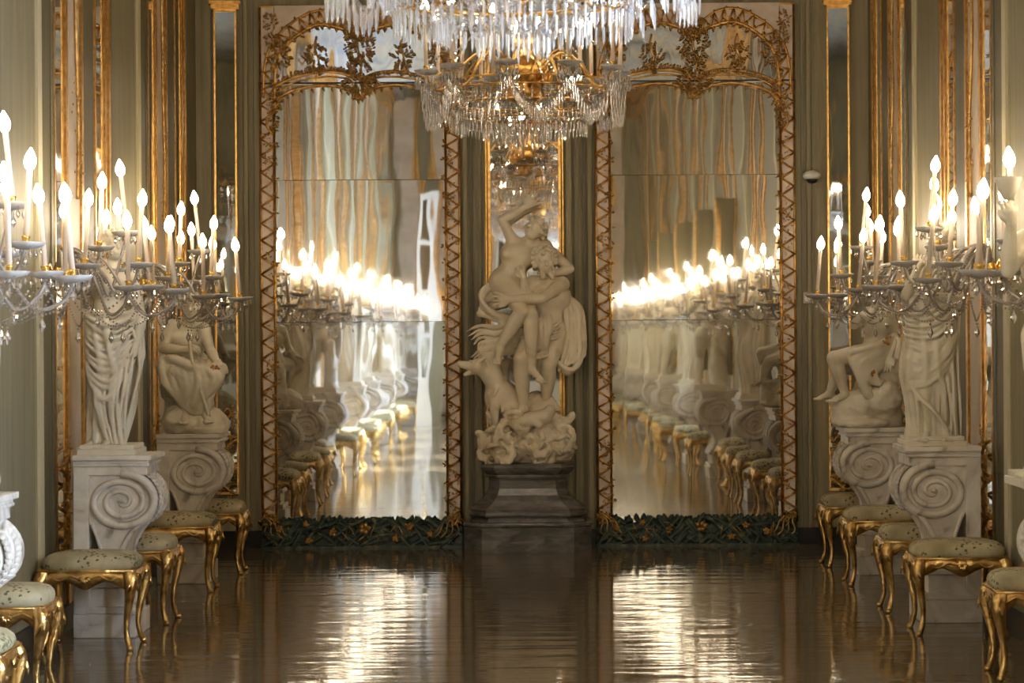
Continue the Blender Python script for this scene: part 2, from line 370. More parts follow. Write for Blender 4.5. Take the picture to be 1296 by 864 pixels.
        for ax in range(3):
            A=I; sl0=[slice(None)]*3; sl1=[slice(None)]*3; sl0[ax]=slice(0,-1); sl1[ax]=slice(1,None)
            a,b=A[tuple(sl0)],A[tuple(sl1)]; e=np.argwhere(a!=b); o=[(ax+1)%3,(ax+2)%3]
            ok=(e[:,o[0]]>0)&(e[:,o[1]]>0)&(e[:,o[0]]<F.shape[o[0]]-1)&(e[:,o[1]]<F.shape[o[1]]-1); e=e[ok]
            fl=a[tuple(e.T)]
            def at(du,dv):
                q=e.copy(); q[:,o[0]]-=du; q[:,o[1]]-=dv; return idx[tuple(q.T)]
            q=np.stack([at(1,1),at(0,1),at(0,0),at(1,0)],1); q[~fl]=q[~fl][:,::-1]; faces.append(q)
        Q=np.concatenate(faces); Q=Q[(Q>=0).all(1)]
        me=bpy.data.meshes.new(name); me.vertices.add(len(V)); me.vertices.foreach_set('co',V.astype(np.float32).ravel())
        me.loops.add(len(Q)*4); me.loops.foreach_set('vertex_index',Q.astype(np.int32).ravel())
        me.polygons.add(len(Q)); me.polygons.foreach_set('loop_start',np.arange(0,len(Q)*4,4,dtype=np.int32))
        me.polygons.foreach_set('loop_total',np.full(len(Q),4,np.int32)); me.polygons.foreach_set('use_smooth',np.ones(len(Q),bool))
        me.update(calc_edges=True); return me
def basis(face, up):
    f=np.array(face,float); f/=np.linalg.norm(f); u=np.array(up,float); u-=f*(u@f); u/=np.linalg.norm(u); r=np.cross(f,u)
    return np.array([r,f,u])      # rows: right, forward, up
def head(S, c, face, up, r=.07, hair='curls', beard=False, seed=1):
    """r is half of the head height"""
    B=basis(face,up); c=np.array(c,float)
    def P(x,y,z): return c+r*(x*B[0]+y*B[1]+z*B[2])
    rot=B
    S.ell(P(0,-.08,.22),(.76*r,.88*r,.78*r),.01,rot)
    S.ell(P(0,.18,-.25),(.58*r,.62*r,.72*r),.015,rot)
    S.cap(P(0,.45,-.72),P(0,.5,-.70),.20*r,.18*r,.012)                  # chin
    S.cap(P(0,.78,.12),P(0,.98,-.18),.07*r,.13*r,.006)                  # nose
    S.cap(P(-.38,.66,.2),P(.38,.66,.2),.09*r,.09*r,.008)                # brow
    for sx in (-1,1):
        S.ell(P(sx*.28,.82,.04),(.15*r,.12*r,.09*r),.006,rot,sub=True)
        S.ell(P(sx*.28,.66,.02),(.12*r,.12*r,.09*r),.004,rot)           # eyes
        S.ell(P(sx*.38,.55,-.25),(.2*r,.2*r,.2*r),.012,rot)             # cheeks
        S.ell(P(sx*.76,-.02,-.05),(.09*r,.2*r,.24*r),.006,rot)          # ears
    S.cap(P(-.16,.74,-.42),P(.16,.74,-.42),.07*r,.07*r,.005); S.cap(P(-.12,.73,-.53),P(.12,.73,-.53),.08*r,.08*r,.005)
    rnd=random.Random(seed)
    if hair:
        n=46
        for i in range(n):
            z=-.45+1.45*((i+.5)/n); a=i*2.4+rnd.uniform(-.3,.3); q=math.sqrt(max(0,1-(z*.85)**2))
            x,y=q*math.cos(a)*.86,q*math.sin(a)*1.0-.1
            if y>.35 and z<.55: continue
            S.ell(P(x,y,z*.9+.18),(.2*r,.2*r,.17*r),.008,rot)
        if hair=='bun': S.ell(P(0,-.95,.35),(.34*r,.3*r,.3*r),.012,rot)
    if beard:
        for i in range(16):
            a=rnd.uniform(-1.2,1.2); z=rnd.uniform(-1.25,-.5)
            S.ell(P(.5*math.sin(a)*1.1,.5*math.cos(a)+.1,z),(.17*r,.17*r,.2*r),.008,rot)
def hand(S, w, d, nrm, L=.1, curl=.5, spread=.25, side=1):
    """wrist w, pointing d, palm facing nrm; five fingers"""
    w=np.array(w,float); d=np.array(d,float); d/=np.linalg.norm(d); n=np.array(nrm,float); n-=d*(n@d); n/=np.linalg.norm(n); q=np.cross(d,n)*side
    S.cap(w,w+d*L*.42,L*.17,L*.20,.008)
    S.cap(w+q*L*.1+d*L*.15,w+q*L*.18+d*L*.42,L*.12,L*.11,.008); S.cap(w-q*L*.1+d*L*.15,w-q*L*.18+d*L*.42,L*.12,L*.11,.008)
    for i,(o,l) in enumerate(((-.24,.40),(-.08,.48),(.08,.5),(.24,.44))):
        f=d+q*spread*o*2.2; f/=np.linalg.norm(f); b=w+d*L*.44+q*o*L*.95
        k1=b+f*L*l*.45+n*L*curl*.10; k2=k1+(f*(1-curl*.5)+n*curl)*L*l*.33; k3=k2+(f*(1-curl)+n*curl*1.3)*L*l*.27
        S.chain([b,k1,k2,k3],[L*.075,L*.07,L*.062,L*.05],.004)
    t0=w+q*L*.16+d*L*.12; t1=t0+(q*.8+d*.7)*L*.24; t2=t1+(q*.2+d*1.0+n*curl*.6)*L*.2
    S.chain([t0,t1,t2],[L*.10,L*.085,L*.06],.006)
def foot(S, a, d, L=.13):
    a=np.array(a,float); d=np.array(d,float); d/=np.linalg.norm(d); q=np.array([-d[1],d[0],0])
    S.cap(a-d*L*.2+np.array([0,0,-L*.2]),a+np.array([0,0,0]),L*.17,L*.19,.012)
    S.cap(a,a+d*L*.62+np.array([0,0,-L*.26]),L*.18,L*.13,.015)
    for i,o in enumerate((-.13,-.05,.03,.1)):
        b=a+d*L*.58+q*o*L*1.1+np.array([0,0,-L*.3]); S.cap(b,b+d*L*.24,L*.07,L*.055,.004)
    b=a+d*L*.56-q*.2*L+np.array([0,0,-L*.28]); S.cap(b,b+d*L*.3,L*.09,L*.07,.004)
def torso(S, pel, che, neck, shl, shr, w=.15, dpt=.1, k=.03, female=False, front=(0,-1,0)):
    pel,che,neck,shl,shr=[np.array(p,float) for p in (pel,che,neck,shl,shr)]
    sp=shr-shl; sp/=np.linalg.norm(sp); f=np.array(front,float)
    S.cap(pel-sp*w*.25,pel+sp*w*.25,dpt*.92,dpt*.92,k)
    mid=(pel*.55+che*.45); S.cap(pel,mid,dpt*.86,dpt*.78,k); S.cap(mid-sp*w*.12,mid+sp*w*.12,dpt*.74,dpt*.74,k)
    S.cap(mid,che,dpt*.8,dpt*.95,k); S.cap(che-sp*w*.32,che+sp*w*.32,dpt*.86,dpt*.86,k)
    up=(neck-che); S.cap(che,che+up*.6,dpt*.85,dpt*.5,k)
    S.cap(shl,shr,dpt*.42,dpt*.42,k); S.cap(che+up*.5,neck,dpt*.5,dpt*.40,.02)
    u=(che-pel)/np.linalg.norm(che-pel)
    for q in (-1,1):
        c=che+sp*q*w*.30+f*dpt*.62
        if female: S.ell(c+u*.0,(dpt*.48,dpt*.46,dpt*.46),.014)
        else: S.ell(c+u*.01,(dpt*.62,dpt*.35,dpt*.42),.016)
    if not female:
        for i in range(3):
            for q in (-1,1): S.ell(pel+u*np.linalg.norm(che-pel)*(.3+.2*i)+sp*q*w*.14+f*dpt*.72,(dpt*.2,dpt*.14,dpt*.17),.01)
    S.ell(pel+u*np.linalg.norm(che-pel)*.22+f*dpt*.98,(.008,.012,.008),.006,sub=True)
# ---------------------------------------------------------------- statues (x right, -y towards the hall's entrance, z up)
def mixp(a,b,t): return tuple(a[i]*(1-t)+b[i]*t for i in range(3))
def arm(S, sh, el, wr, s=1.0, k=.018):
    S.ell(sh,(.05*s,.05*s,.05*s),k)
    S.chain([sh,mixp(sh,el,.4),el,mixp(el,wr,.28),wr],[.042*s,.041*s,.032*s,.037*s,.021*s],k)
def leg(S, hip, kn, an, s=1.0, k=.022):
    S.chain([hip,mixp(hip,kn,.45),kn,mixp(kn,an,.33),an],[.086*s,.076*s,.050*s,.054*s,.028*s],k)
    S.ell((kn[0],kn[1]-.01,kn[2]),(.045*s,.05*s,.05*s),.015)

def plinth_mb(x0,x1,y0,y1,h):
    mb=MB(); mb.box((x0,y0,0),(x1,y1,h*.55)); mb.box((x0+.012,y0+.012,h*.55),(x1-.012,y1-.012,h)); return mb

def statue_draped(nm='statue'):
    """standing woman, bare torso, cloth gathered at the hips"""
    t=empty(nm)
    S=Sculpt((-.3,-.26,.02),(.3,.24,1.33),.0065)
    torso(S,(-.03,0,.72),(-.01,0,.93),(.0,.0,1.06),(-.105,.0,1.0),(.09,-.01,.985),.15,.088,.03,True)
    S.cap((0,0,1.04),(.005,-.01,1.12),.036,.034,.015)
    head(S,(.012,-.02,1.155),(.5,-1,.05),(0,0,1),.082,'bun',seed=3)
    arm(S,(.10,-.005,.975),(.155,.0,.75),(.135,-.075,.60),.92); hand(S,(.135,-.075,.60),(-.25,-.3,-1),(-1,0,0),.11,.6)
    arm(S,(-.115,.0,.985),(-.165,.05,.80),(-.09,-.07,.70),.92); hand(S,(-.09,-.07,.70),(1,-.2,.1),(0,1,0),.11,.5)
    leg(S,(.03,0,.68),(.03,-.03,.38),(-.02,-.04,.10),.9); leg(S,(-.08,0,.68),(-.06,-.02,.38),(-.10,.0,.10),.9)
    foot(S,(-.02,-.07,.075),(-.2,-1,0),.15); foot(S,(-.10,-.03,.075),(-.4,-1,0),.15)
    link_mesh('figure',S.mesh('figure'),M['marble'],t)
    S=Sculpt((-.3,-.26,.03),(.3,.24,.86),.0065); S.embed=.86
    S.loft([(-.055,.0,.04,.105,.10),(-.05,.0,.12,.10,.095),(-.035,.0,.22,.115,.10),(-.01,-.01,.35,.125,.115),(.0,-.01,.5,.135,.13),(-.02,-.01,.65,.135,.13),(-.03,0,.74,.125,.12),(-.035,0,.79,.115,.11)],7,.009,3.0,.02,slant=.3)
    for i in range(3): S.rope([(-.15,.03,.80-.02*i),(-.10,-.11,.785-.02*i),(.0,-.135,.775-.02*i),(.10,-.11,.79-.02*i),(.14,.0,.80-.02*i)],.016,.013,.010)
    for i in range(9):      # shallow swags across the hips
        z=.765-.030*i; S.rope([(-.16,.02,z+.02),(-.13,-.12,z-.01-.008*i),(-.02,-.16,z-.05-.014*i),(.10,-.13,z-.02-.004*i),(.155,-.02,z+.03)],.0135,.009,.013)
    for i in range(8):      # long sweeping folds towards the left foot
        x=.14-.03*i; S.rope([(x,-.125,.58-.02*i),(x-.02,-.155,.42-.015*i),(x-.05+.006*i,-.145,.24),(x-.05+.014*i,-.125,.05)],.0115,.009,.012)
    S.rope([(-.15,-.06,.60),(-.12,-.13,.42),(-.04,-.165,.30),(.05,-.15,.38),(.12,-.12,.52)],.016,.012,.014)
    for i in range(6):      # cascade under the arm
        S.rope([(.13+.008*i,-.10+.03*i,.68),(.17,-.08+.03*i,.54),(.165-.01*i,-.07+.03*i,.44),(.115,-.06+.03*i,.28),(.055,-.05+.02*i,.05)],.014,.009,.010)
    link_mesh('drapery',S.mesh('drapery'),M['marble'],t)
    plinth_mb(-.17,.15,-.2,.18,.055).build('plinth',M['marble'],t,.004)
    return t
def statue_robed():
    t=empty('statue')
    S=Sculpt((-.3,-.26,.02),(.3,.24,1.36),.0065)
    torso(S,(.0,0,.72),(.03,0,.95),(.045,.0,1.08),(-.05,-.03,1.03),(.13,.02,1.02),.15,.088,.03,True)
    S.cap((.04,0,1.06),(.045,-.01,1.15),.036,.034,.015); head(S,(.045,-.02,1.195),(-1,-.45,.1),(.1,0,1),.085,'bun',seed=5)
    arm(S,(.14,.02,1.0),(.15,-.07,.82),(-.02,-.16,.86),.95); hand(S,(-.02,-.16,.86),(-1,0,.4),(0,1,0),.11,.5)
    arm(S,(-.055,-.03,1.01),(-.15,-.06,.86),(-.10,-.14,1.0),.95); hand(S,(-.10,-.14,1.0),(.4,-.1,1),(0,1,0),.11,.5)
    leg(S,(.06,0,.68),(.05,-.03,.38),(.06,-.04,.10),.9); leg(S,(-.06,0,.68),(-.06,-.04,.38),(-.04,-.05,.10),.9)
    foot(S,(-.04,-.09,.075),(-.3,-1,0),.15); foot(S,(.06,-.08,.075),(.1,-1,0),.15)
    link_mesh('figure',S.mesh('figure'),M['marble'],t)
    S=Sculpt((-.3,-.26,.03),(.3,.24,1.14),.0065); S.embed=.84
    S.loft([(.0,.0,.04,.15,.125),(.0,.0,.12,.14,.12),(-.01,.0,.25,.14,.125),(-.02,-.01,.4,.155,.135),(-.02,-.01,.5,.155,.135),(-.01,0,.62,.14,.12),(.0,0,.74,.135,.115),(.0,0,.85,.14,.12),(.015,0,.95,.135,.115),(.03,0,1.03,.11,.09),(.04,0,1.08,.06,.05)],8,.008,4.0,.02,slant=.2)
    for i in range(9):
        z=.80-.032*i; S.rope([(.15,.0,z+.12),(.12,-.11,z+.05),(.0,-.155,z-.03-.006*i),(-.14,-.10,z-.05),(-.17,.02,z-.02)],.0135,.009,.013)
    for i in range(4): S.rope([(.16,-.02,.70-.04*i),(.08,-.14,.56-.04*i),(-.06,-.165,.44-.03*i),(-.16,-.08,.42-.03*i)],.015,.010,.014)
    for i in range(9):
        x=.15-.033*i; S.rope([(x+.0,-.11,.56-.03*i),(x+.005,-.145,.40-.02*i),(x+.012,-.15,.2),(x+.015,-.13,.05)],.0115,.009,.012)
    S.rope([(-.17,-.04,.44),(-.11,-.14,.30),(-.0,-.17,.20),(.08,-.15,.08)],.016,.012,.014)
    for i in range(6):
        S.rope([(-.04+.03*i,-.09,1.06),(-.07+.028*i,-.135,.96),(-.10+.035*i,-.14,.84)],.0105,.008,.010)
    for i in range(4): S.rope([(.12,.03,1.05),(.165,-.02+.03*i,.9),(.165,-.02+.035*i,.6),(.15,-.01+.035*i,.3),(.145,.03*i,.06)],.015,.012,.010)
    link_mesh('drapery',S.mesh('drapery'),M['marble'],t)
    plinth_mb(-.17,.17,-.2,.18,.055).build('plinth',M['marble'],t,.004)
    return t
def statue_seated_man():
    t=empty('statue')
    S=Sculpt((-.32,-.30,.02),(.32,.25,1.08),.0065)
    torso(S,(-.03,.05,.42),(-.035,.02,.62),(-.03,-.01,.76),(-.125,-.01,.73),(.06,-.01,.705),.17,.095,.03,False)
    S.cap((-.03,-.01,.74),(-.02,-.03,.80),.042,.038,.015); head(S,(-.02,-.05,.865),(.3,-1,-.35),(0,-.2,1),.084,'curls',True,seed=8)
    arm(S,(-.135,-.01,.715),(-.195,-.06,.57),(-.02,-.20,.565),1.0); hand(S,(-.02,-.20,.565),(1,-.1,.15),(0,.6,-1),.12,.9)
    arm(S,(.075,-.01,.695),(.13,-.08,.56),(.185,-.16,.475),1.0); hand(S,(.185,-.16,.475),(.6,-.5,-.4),(0,0,-1),.12,.7)
    leg(S,(.03,.0,.40),(.15,-.18,.40),(.11,-.17,.15)); leg(S,(-.08,0,.40),(-.10,-.20,.42),(-.03,-.16,.14))
    foot(S,(.11,-.17,.125),(.4,-1,0),.15); foot(S,(-.03,-.16,.12),(.1,-1,0),.15)
    link_mesh('figure',S.mesh('figure'),M['marble'],t)
    S=Sculpt((-.32,-.30,.0),(.32,.25,.66),.0065)        # cloth over the knees
    for i in range(9):
        x=-.20+.045*i; S.rope([(x,-.02,.50),(x+.02,-.20,.47-.006*i),(x+.05,-.235,.36),(.02+.4*x,-.20,.22),(.05+.25*x,-.18,.14)],.034,.022,.016)
    S.rope([(-.21,-.05,.49),(-.1,-.22,.50),(.06,-.22,.44),(.20,-.17,.42)],.035,.03,.02)
    S.rope([(.20,-.17,.47),(.21,-.20,.38),(.15,-.2,.30)],.04,.02,.02)
    S.rough(.004,28,2)
    link_mesh('drapery',S.mesh('drapery'),M['marble'],t)
    S=Sculpt((-.32,-.30,-.01),(.32,.26,.56),.008)
    S.cap((-.03,.06,.1),(-.04,.08,.42),.17,.15,.05); S.cap((-.06,-.05,.06),(.12,-.08,.05),.13,.13,.04); S.ell((.08,-.12,.03),(.16,.13,.05),.03); S.ell((-.09,-.1,.09),(.10,.12,.12),.03)
    S.cap((-.13,0,.3),(-.15,0,.44),.08,.09,.04); S.rough(.014,19,1); S.clip_z(.0)
    link_mesh('rock',S.mesh('rock'),M['marble'],t)
    mb=MB(); mb.tube(spline([(.015,-.245,.62),(.03,-.25,.5),(.065,-.25,.38),(.10,-.24,.25),(.14,-.22,.11)],5),[.012]*21,8); mb.build('staff',M['marble'],t)
    mb=MB()
    for i in range(14): mb.gem((.175+RJ.uniform(-.03,.035),-.235+RJ.uniform(-.01,.01),.44+RJ.uniform(-.02,.02)),.011,n=7)
    mb.build('grape_cluster',M['stain'],t)
    return t
def statue_seated_woman():
    t=empty('statue')
    S=Sculpt((-.32,-.30,.10),(.34,.25,1.12),.0065)
    torso(S,(.12,.05,.52),(.13,.0,.70),(.125,-.01,.83),(.055,-.03,.79),(.20,.0,.80),.15,.085,.03,True)
    S.cap((.125,-.01,.81),(.12,-.02,.88),.036,.034,.015); head(S,(.115,-.03,.925),(-.8,-1,-.1),(.1,0,1),.080,'bun',seed=11)
    arm(S,(.05,-.03,.775),(-.045,-.08,.70),(.01,-.16,.775),.9); hand(S,(.01,-.16,.775),(.9,-.1,-.25),(0,1,0),.11,.5)
    arm(S,(.205,.0,.78),(.25,.0,.62),(.195,-.12,.48),.92); hand(S,(.195,-.12,.48),(-.35,-.35,-.8),(0,.2,-1),.12,.3)
    leg(S,(.11,.0,.50),(-.19,-.14,.475),(-.115,-.12,.24),1.0); leg(S,(.10,.05,.46),(-.13,-.02,.40),(-.20,.02,.24),.95)
    foot(S,(-.115,-.12,.225),(-1,-.5,0),.15)
    foot(S,(-.20,.02,.23),(-1,-.2,0),.13)
    link_mesh('figure',S.mesh('figure'),M['marble'],t)
    S=Sculpt((-.32,-.30,.10),(.34,.25,.78),.0065)
    for i in range(8):
        S.rope([(.235-.006*i,-.02-.01*i,.63-.02*i),(.13,-.13,.58-.025*i),(.0,-.17,.53-.035*i),(-.09+.03*i,-.17,.50-.06*i),(-.06+.03*i,-.16,.40-.03*i)],.032,.020,.014)
    for i in range(6): S.rope([(-.08+.03*i,-.15,.50-.02*i),(-.05+.03*i,-.18,.40-.02*i),(-.01+.03*i,-.17,.27+.01*i)],.026,.016,.014)
    for i in range(3): S.rope([(.22,.0,.66-.02*i),(.27,-.05,.58),(.25-.02*i,-.1,.46)],.022,.016,.012)
    link_mesh('drapery',S.mesh('drapery'),M['marble'],t)
    S=Sculpt((-.32,-.30,-.01),(.34,.26,.52),.008)
    S.cap((.12,.05,.08),(.13,.06,.36),.19,.13,.05); S.cap((-.10,-.08,.10),(.16,-.10,.20),.10,.12,.04); S.cap((-.15,-.08,.17),(.0,-.08,.16),.055,.09,.03)
    S.ell((.0,-.08,.03),(.20,.16,.05),.03); S.cap((.2,-.06,.36),(.26,-.04,.34),.06,.05,.04); S.rough(.012,21,4); S.clip_z(.0)
    link_mesh('rock',S.mesh('rock'),M['marble'],t)
    mb=MB()
    for i in range(12): mb.gem((.165+RJ.uniform(-.03,.025),-.205+RJ.uniform(-.01,.01),.60+RJ.uniform(-.035,.03)),.011,n=7)
    for i in range(8): mb.gem((.06+RJ.uniform(-.022,.022),-.215+RJ.uniform(-.01,.01),.37+RJ.uniform(-.02,.02)),.010,n=7)
    mb.build('flower_cluster',M['stain'],t)
    return t
def statue_nude(cup=True):
    t=empty('statue')
    S=Sculpt((-.46,-.28,.02),(.3,.24,1.45),.0068)
    torso(S,(.01,0,.66),(.0,0,.90),(.0,.0,1.07),(-.125,-.02,1.03),(.115,.0,.99),.19,.098,.03,False)
    S.cap((.0,0,1.05),(.0,-.01,1.13),.042,.038,.015); head(S,(-.005,-.02,1.175),(-.5,-1,.05),(0,0,1),.085,'curls',False,seed=13)
    leg(S,(.07,0,.62),(.085,-.03,.36),(.07,.02,.12)); leg(S,(-.06,0,.62),(-.075,-.08,.36),(-.10,.0,.12))
    foot(S,(.07,.02,.095),(.2,-1,0),.16); foot(S,(-.10,.0,.095),(-.5,-1,0),.16)
    if cup:
        arm(S,(-.13,-.02,1.02),(-.215,-.10,.90),(-.215,-.16,1.09),1.0); hand(S,(-.215,-.16,1.09),(-.1,-.1,1),(-.2,1,0),.12,.8)
    else:
        arm(S,(-.13,-.02,1.02),(-.19,-.0,.82),(-.13,-.14,.72),1.0); hand(S,(-.13,-.14,.72),(.5,-.5,-.4),(0,1,0),.12,.6)
    arm(S,(.12,.0,.98),(.18,.03,.78),(.13,-.08,.64),1.0); hand(S,(.13,-.08,.64),(-.3,-.5,-1),(-1,0,0),.12,.6)
    link_mesh('figure',S.mesh('figure'),M['marble'],t)
    S=Sculpt((-.3,-.28,.03),(.3,.24,1.15),.0075)
    for i in range(5): S.rope([(.13,.02+.01*i,1.06),(.16,.06,.9),(.18-.015*i,.08,.6),(.15-.02*i,.09,.3),(.12-.02*i,.09,.06)],.032,.026,.014)
    for i in range(4): S.rope([(.14,.03,.70-.02*i),(.06,-.10,.66-.03*i),(-.05,-.11,.62-.02*i),(-.12,.0,.66)],.022,.018,.012)
    link_mesh('drapery',S.mesh('drapery'),M['marble'],t)
    S=Sculpt((-.3,-.1,.03),(.3,.24,.7),.009); S.cap((.12,.11,.04),(.10,.10,.55),.085,.055,.03); S.rough(.008,26,3)
    link_mesh('tree_trunk',S.mesh('tree_trunk'),M['marble'],t)
    if cup:
        mb=MB(); mb.lathe([(.015,0),(.026,.012),(.035,.03),(.040,.04),(.046,.055),(.048,.07),(.055,.082),(.055,.095),(.046,.095),(.04,.07),(.012,.05)],24,(-.235,-.20,1.185)); mb.build('cup',M['marble'],t)
    plinth_mb(-.18,.18,-.2,.2,.06).build('plinth',M['marble'],t,.004)
    return t

def central_group():
    t=empty('statue_group')
    Wm=M['marble_warm']
    # --- woman lifted off the ground
    S=Sculpt((-.36,-.34,.55),(.44,.30,2.14),.0062)
    torso(S,(-.14,-.04,1.40),(-.06,-.05,1.60),(.02,-.03,1.715),(-.105,-.06,1.70),(.135,.02,1.665),.20,.098,.035,True,(-.45,-.9,0))
    S.cap((.01,-.03,1.70),(.05,-.04,1.76),.042,.038,.016)
    head(S,(.06,-.055,1.785),(-.45,-.75,.55),(.35,.35,.85),.092,'curls',False,seed=21)
    arm(S,(-.105,-.06,1.71),(-.185,-.10,1.865),(.0,-.13,1.965),1.0); hand(S,(.0,-.13,1.965),(.75,-.1,.62),(0,1,.2),.14,.15,.9)
    arm(S,(.145,.03,1.665),(.335,.0,1.49),(.20,-.06,1.45),1.08); hand(S,(.20,-.06,1.45),(-1,-.2,.3),(0,1,-.3),.13,.4)
    leg(S,(-.15,-.08,1.36),(-.035,-.24,1.17),(-.205,-.20,.90),1.08); foot(S,(-.205,-.20,.875),(-.15,-1,-.5),.16)
    leg(S,(-.06,-.04,1.36),(.03,-.20,1.15),(.035,-.19,.73),1.05); foot(S,(.035,-.19,.72),(.8,-.7,-.4),.17)
    S.ell((-.17,.0,1.38),(.12,.12,.13),.04)
    link_mesh('woman_figure',S.mesh('woman_figure'),Wm,t)
    # --- bearded man striding
    S=Sculpt((-.36,-.30,.34),(.46,.30,1.72),.0062)
    torso(S,(.15,.03,1.02),(.17,.0,1.26),(.16,-.02,1.42),(.05,-.05,1.39),(.265,-.01,1.385),.22,.118,.035,False,(-.1,-1,0))
    S.cap((.16,-.02,1.42),(.145,-.06,1.48),.055,.05,.016)
    head(S,(.14,-.10,1.545),(.15,-1,-.1),(-.15,0,1),.105,'curls',True,seed=23)
    arm(S,(.27,-.03,1.37),(.12,-.24,1.26),(-.13,-.25,1.255),1.22); hand(S,(-.13,-.25,1.255),(-1,.1,.05),(0,1,0),.15,.35,.5)
    arm(S,(.05,-.05,1.38),(-.02,-.12,1.30),(-.02,-.20,1.42),1.1); hand(S,(-.02,-.2,1.42),(-.4,.1,.9),(0,1,0),.12,.5)
    leg(S,(.20,.03,.98),(.165,-.06,.75),(.145,.02,.48),1.2); foot(S,(.145,.02,.46),(.7,-1,0),.18)
    leg(S,(.08,.02,1.00),(-.045,-.16,.80),(-.03,-.10,.44),1.2); foot(S,(-.03,-.10,.42),(-.8,-1,-.3),.19)
    link_mesh('man_figure',S.mesh('man_figure'),Wm,t)
    # --- flying cloth
    S=Sculpt((-.56,-.34,.50),(.52,.32,1.50),.0065)
    for i in range(9):   # right-hand fall
        S.rope([(.23+.012*i,.02+.015*i,1.37-.012*i),(.30+.014*i,.0+.02*(i%3),1.18),(.315+.015*i,-.01+.025*(i%2),.98),(.28+.020*i,-.02+.02*(i%3),.82),(.25+.019*i,-.02,.71+.012*i)],.027,.017,.006)
    for i in range(3): S.rope([(.24,-.02+.02*i,.78-.02*i),(.31,-.05+.02*i,.71-.01*i),(.38,-.03+.02*i,.74),(.42,.0+.02*i,.84),(.41,.02,.94)],.026,.016,.006)
    S.cap((.30,.06,1.3),(.36,.05,.80),.04,.06,.02)
    for i in range(9):   # billow behind her hip
        S.rope([(-.12,.02,1.43-.025*i),(-.26-.012*i,-.01-.012*(i%3),1.39-.028*i),(-.355+.006*i,-.05+.02*(i%2),1.30-.022*i),(-.29+.014*i,-.09,1.18-.012*i),(-.14,-.08,1.13)],.026,.018,.007)
    for i in range(8):   # ragged tail to the lower left
        S.rope([(-.08,-.04,1.12-.02*i),(-.22,-.10+.02*(i%2),1.04-.024*i),(-.35,-.10+.012*i,1.05-.030*i),(-.47+.022*i,-.06-.03*(i%2),1.02-.036*i)],.028,.010,.008)
    for i in range(7):
        S.rope([(-.04,-.02,1.02-.03*i),(-.18,-.05-.02*(i%2),.91-.01*i),(-.32,-.07,.89-.022*i),(-.43+.018*i,-.03-.03*(i%2),.82-.018*i)],.026,.010,.008)
    for i in range(6): S.rope([(.02+.03*i,-.08,1.16-.02*(i%2)),(.0+.035*i,-.14,1.05),(.03+.025*i,-.13,.92),(.0+.03*i,-.06,.78),(.02+.02*i,-.02,.66)],.024,.014,.007)
    for i in range(5): S.rope([(-.04+.01*i,-.12,.97-.03*i),(.06,-.14,.92-.03*i),(.12+.01*i,-.10,.95-.03*i)],.022,.014,.008)
    for i in range(4): S.rope([(.10,-.10,1.10-.028*i),(.19,-.12,1.05-.03*i),(.27,-.04,1.08-.03*i)],.018,.012,.006)
    S.rough(.003,34,5)
    link_mesh('flying_drapery',S.mesh('flying_drapery'),Wm,t)
    # --- three-headed dog
    S=Sculpt((-.58,-.34,.20),(.14,.30,.98),.0068)
    S.cap((-.06,.06,.38),(-.20,.0,.50),.15,.13,.04); S.cap((-.20,.0,.50),(-.26,-.06,.66),.10,.07,.04)
    def dog_head(c,d,s=1.0):
        c=np.array(c,float); d=np.array(d,float); d/=np.linalg.norm(d); q=np.cross(d,[0,0,1]); q/=np.linalg.norm(q); u=np.cross(q,d)
        S.ell(c,(.065*s,.065*s,.06*s),.02); S.cap(c+d*.03*s,c+d*.13*s+u*.02*s,.042*s,.027*s,.014)
        S.cap(c+d*.01*s-u*.03*s,c+d*.10*s-u*.06*s,.028*s,.015*s,.010)
        S.ell(c+d*.135*s+u*.03*s,(.017*s,.017*s,.014*s),.006)
        for w_ in (-1,1):
            S.cap(c+q*w_*.045*s+u*.035*s,c+q*w_*.07*s-d*.05*s+u*.065*s,.02*s,.008*s,.008); S.ell(c+q*w_*.03*s+d*.05*s+u*.04*s,(.012*s,.012*s,.011*s),.004)
            for j in range(3): S.cap(c+d*(.06+.025*j)*s+q*w_*.018*s-u*.004,c+d*(.06+.025*j)*s+q*w_*.018*s-u*.022*s,.006*s,.002*s,.002)
    S.cap((-.25,-.05,.62),(-.36,-.10,.74),.065,.055,.03); dog_head((-.38,-.11,.745),(-1,-.25,-.02),1.0)
    S.cap((-.24,-.04,.66),(-.27,-.06,.80),.06,.05,.03); dog_head((-.27,-.06,.82),(.75,-.55,.45),.9)
    S.cap((-.20,.06,.60),(-.20,.12,.74),.06,.05,.03); dog_head((-.19,.13,.76),(-.3,.8,.5),.9)
    for a,b,c_ in (((-.24,-.06,.52),(-.25,-.14,.42),(-.24,-.13,.27)),((-.15,-.02,.46),(-.14,-.15,.38),(-.16,-.16,.27)),((.0,.1,.4),(.03,.0,.36),(.02,.08,.25))):
        S.cap(a,b,.055,.035,.02); S.cap(b,c_,.034,.024,.02); S.cap(c_,(c_[0]-.05,c_[1]-.04,c_[2]-.01),.028,.022,.012)
    for i in range(14):
        a=i*.9; S.cap((-.22+.05*math.cos(a),-.03+.07*math.sin(a)-.02,.66-.016*i),(-.24+.07*math.cos(a),-.05+.09*math.sin(a),.60-.016*i),.018,.008,.01)
    link_mesh('dog_figure',S.mesh('dog_figure'),Wm,t)
    # --- craggy base with flames and smoke curls
    S=Sculpt((-.46,-.34,-.01),(.46,.32,.62),.0075)
    S.cap((-.24,0,.13),(.22,0,.13),.15,.15,.05); S.cap((-.05,.05,.2),(.05,.05,.46),.15,.09,.05); S.cap((.10,.0,.25),(.17,.0,.40),.11,.08,.04)
    rnd=random.Random(4)
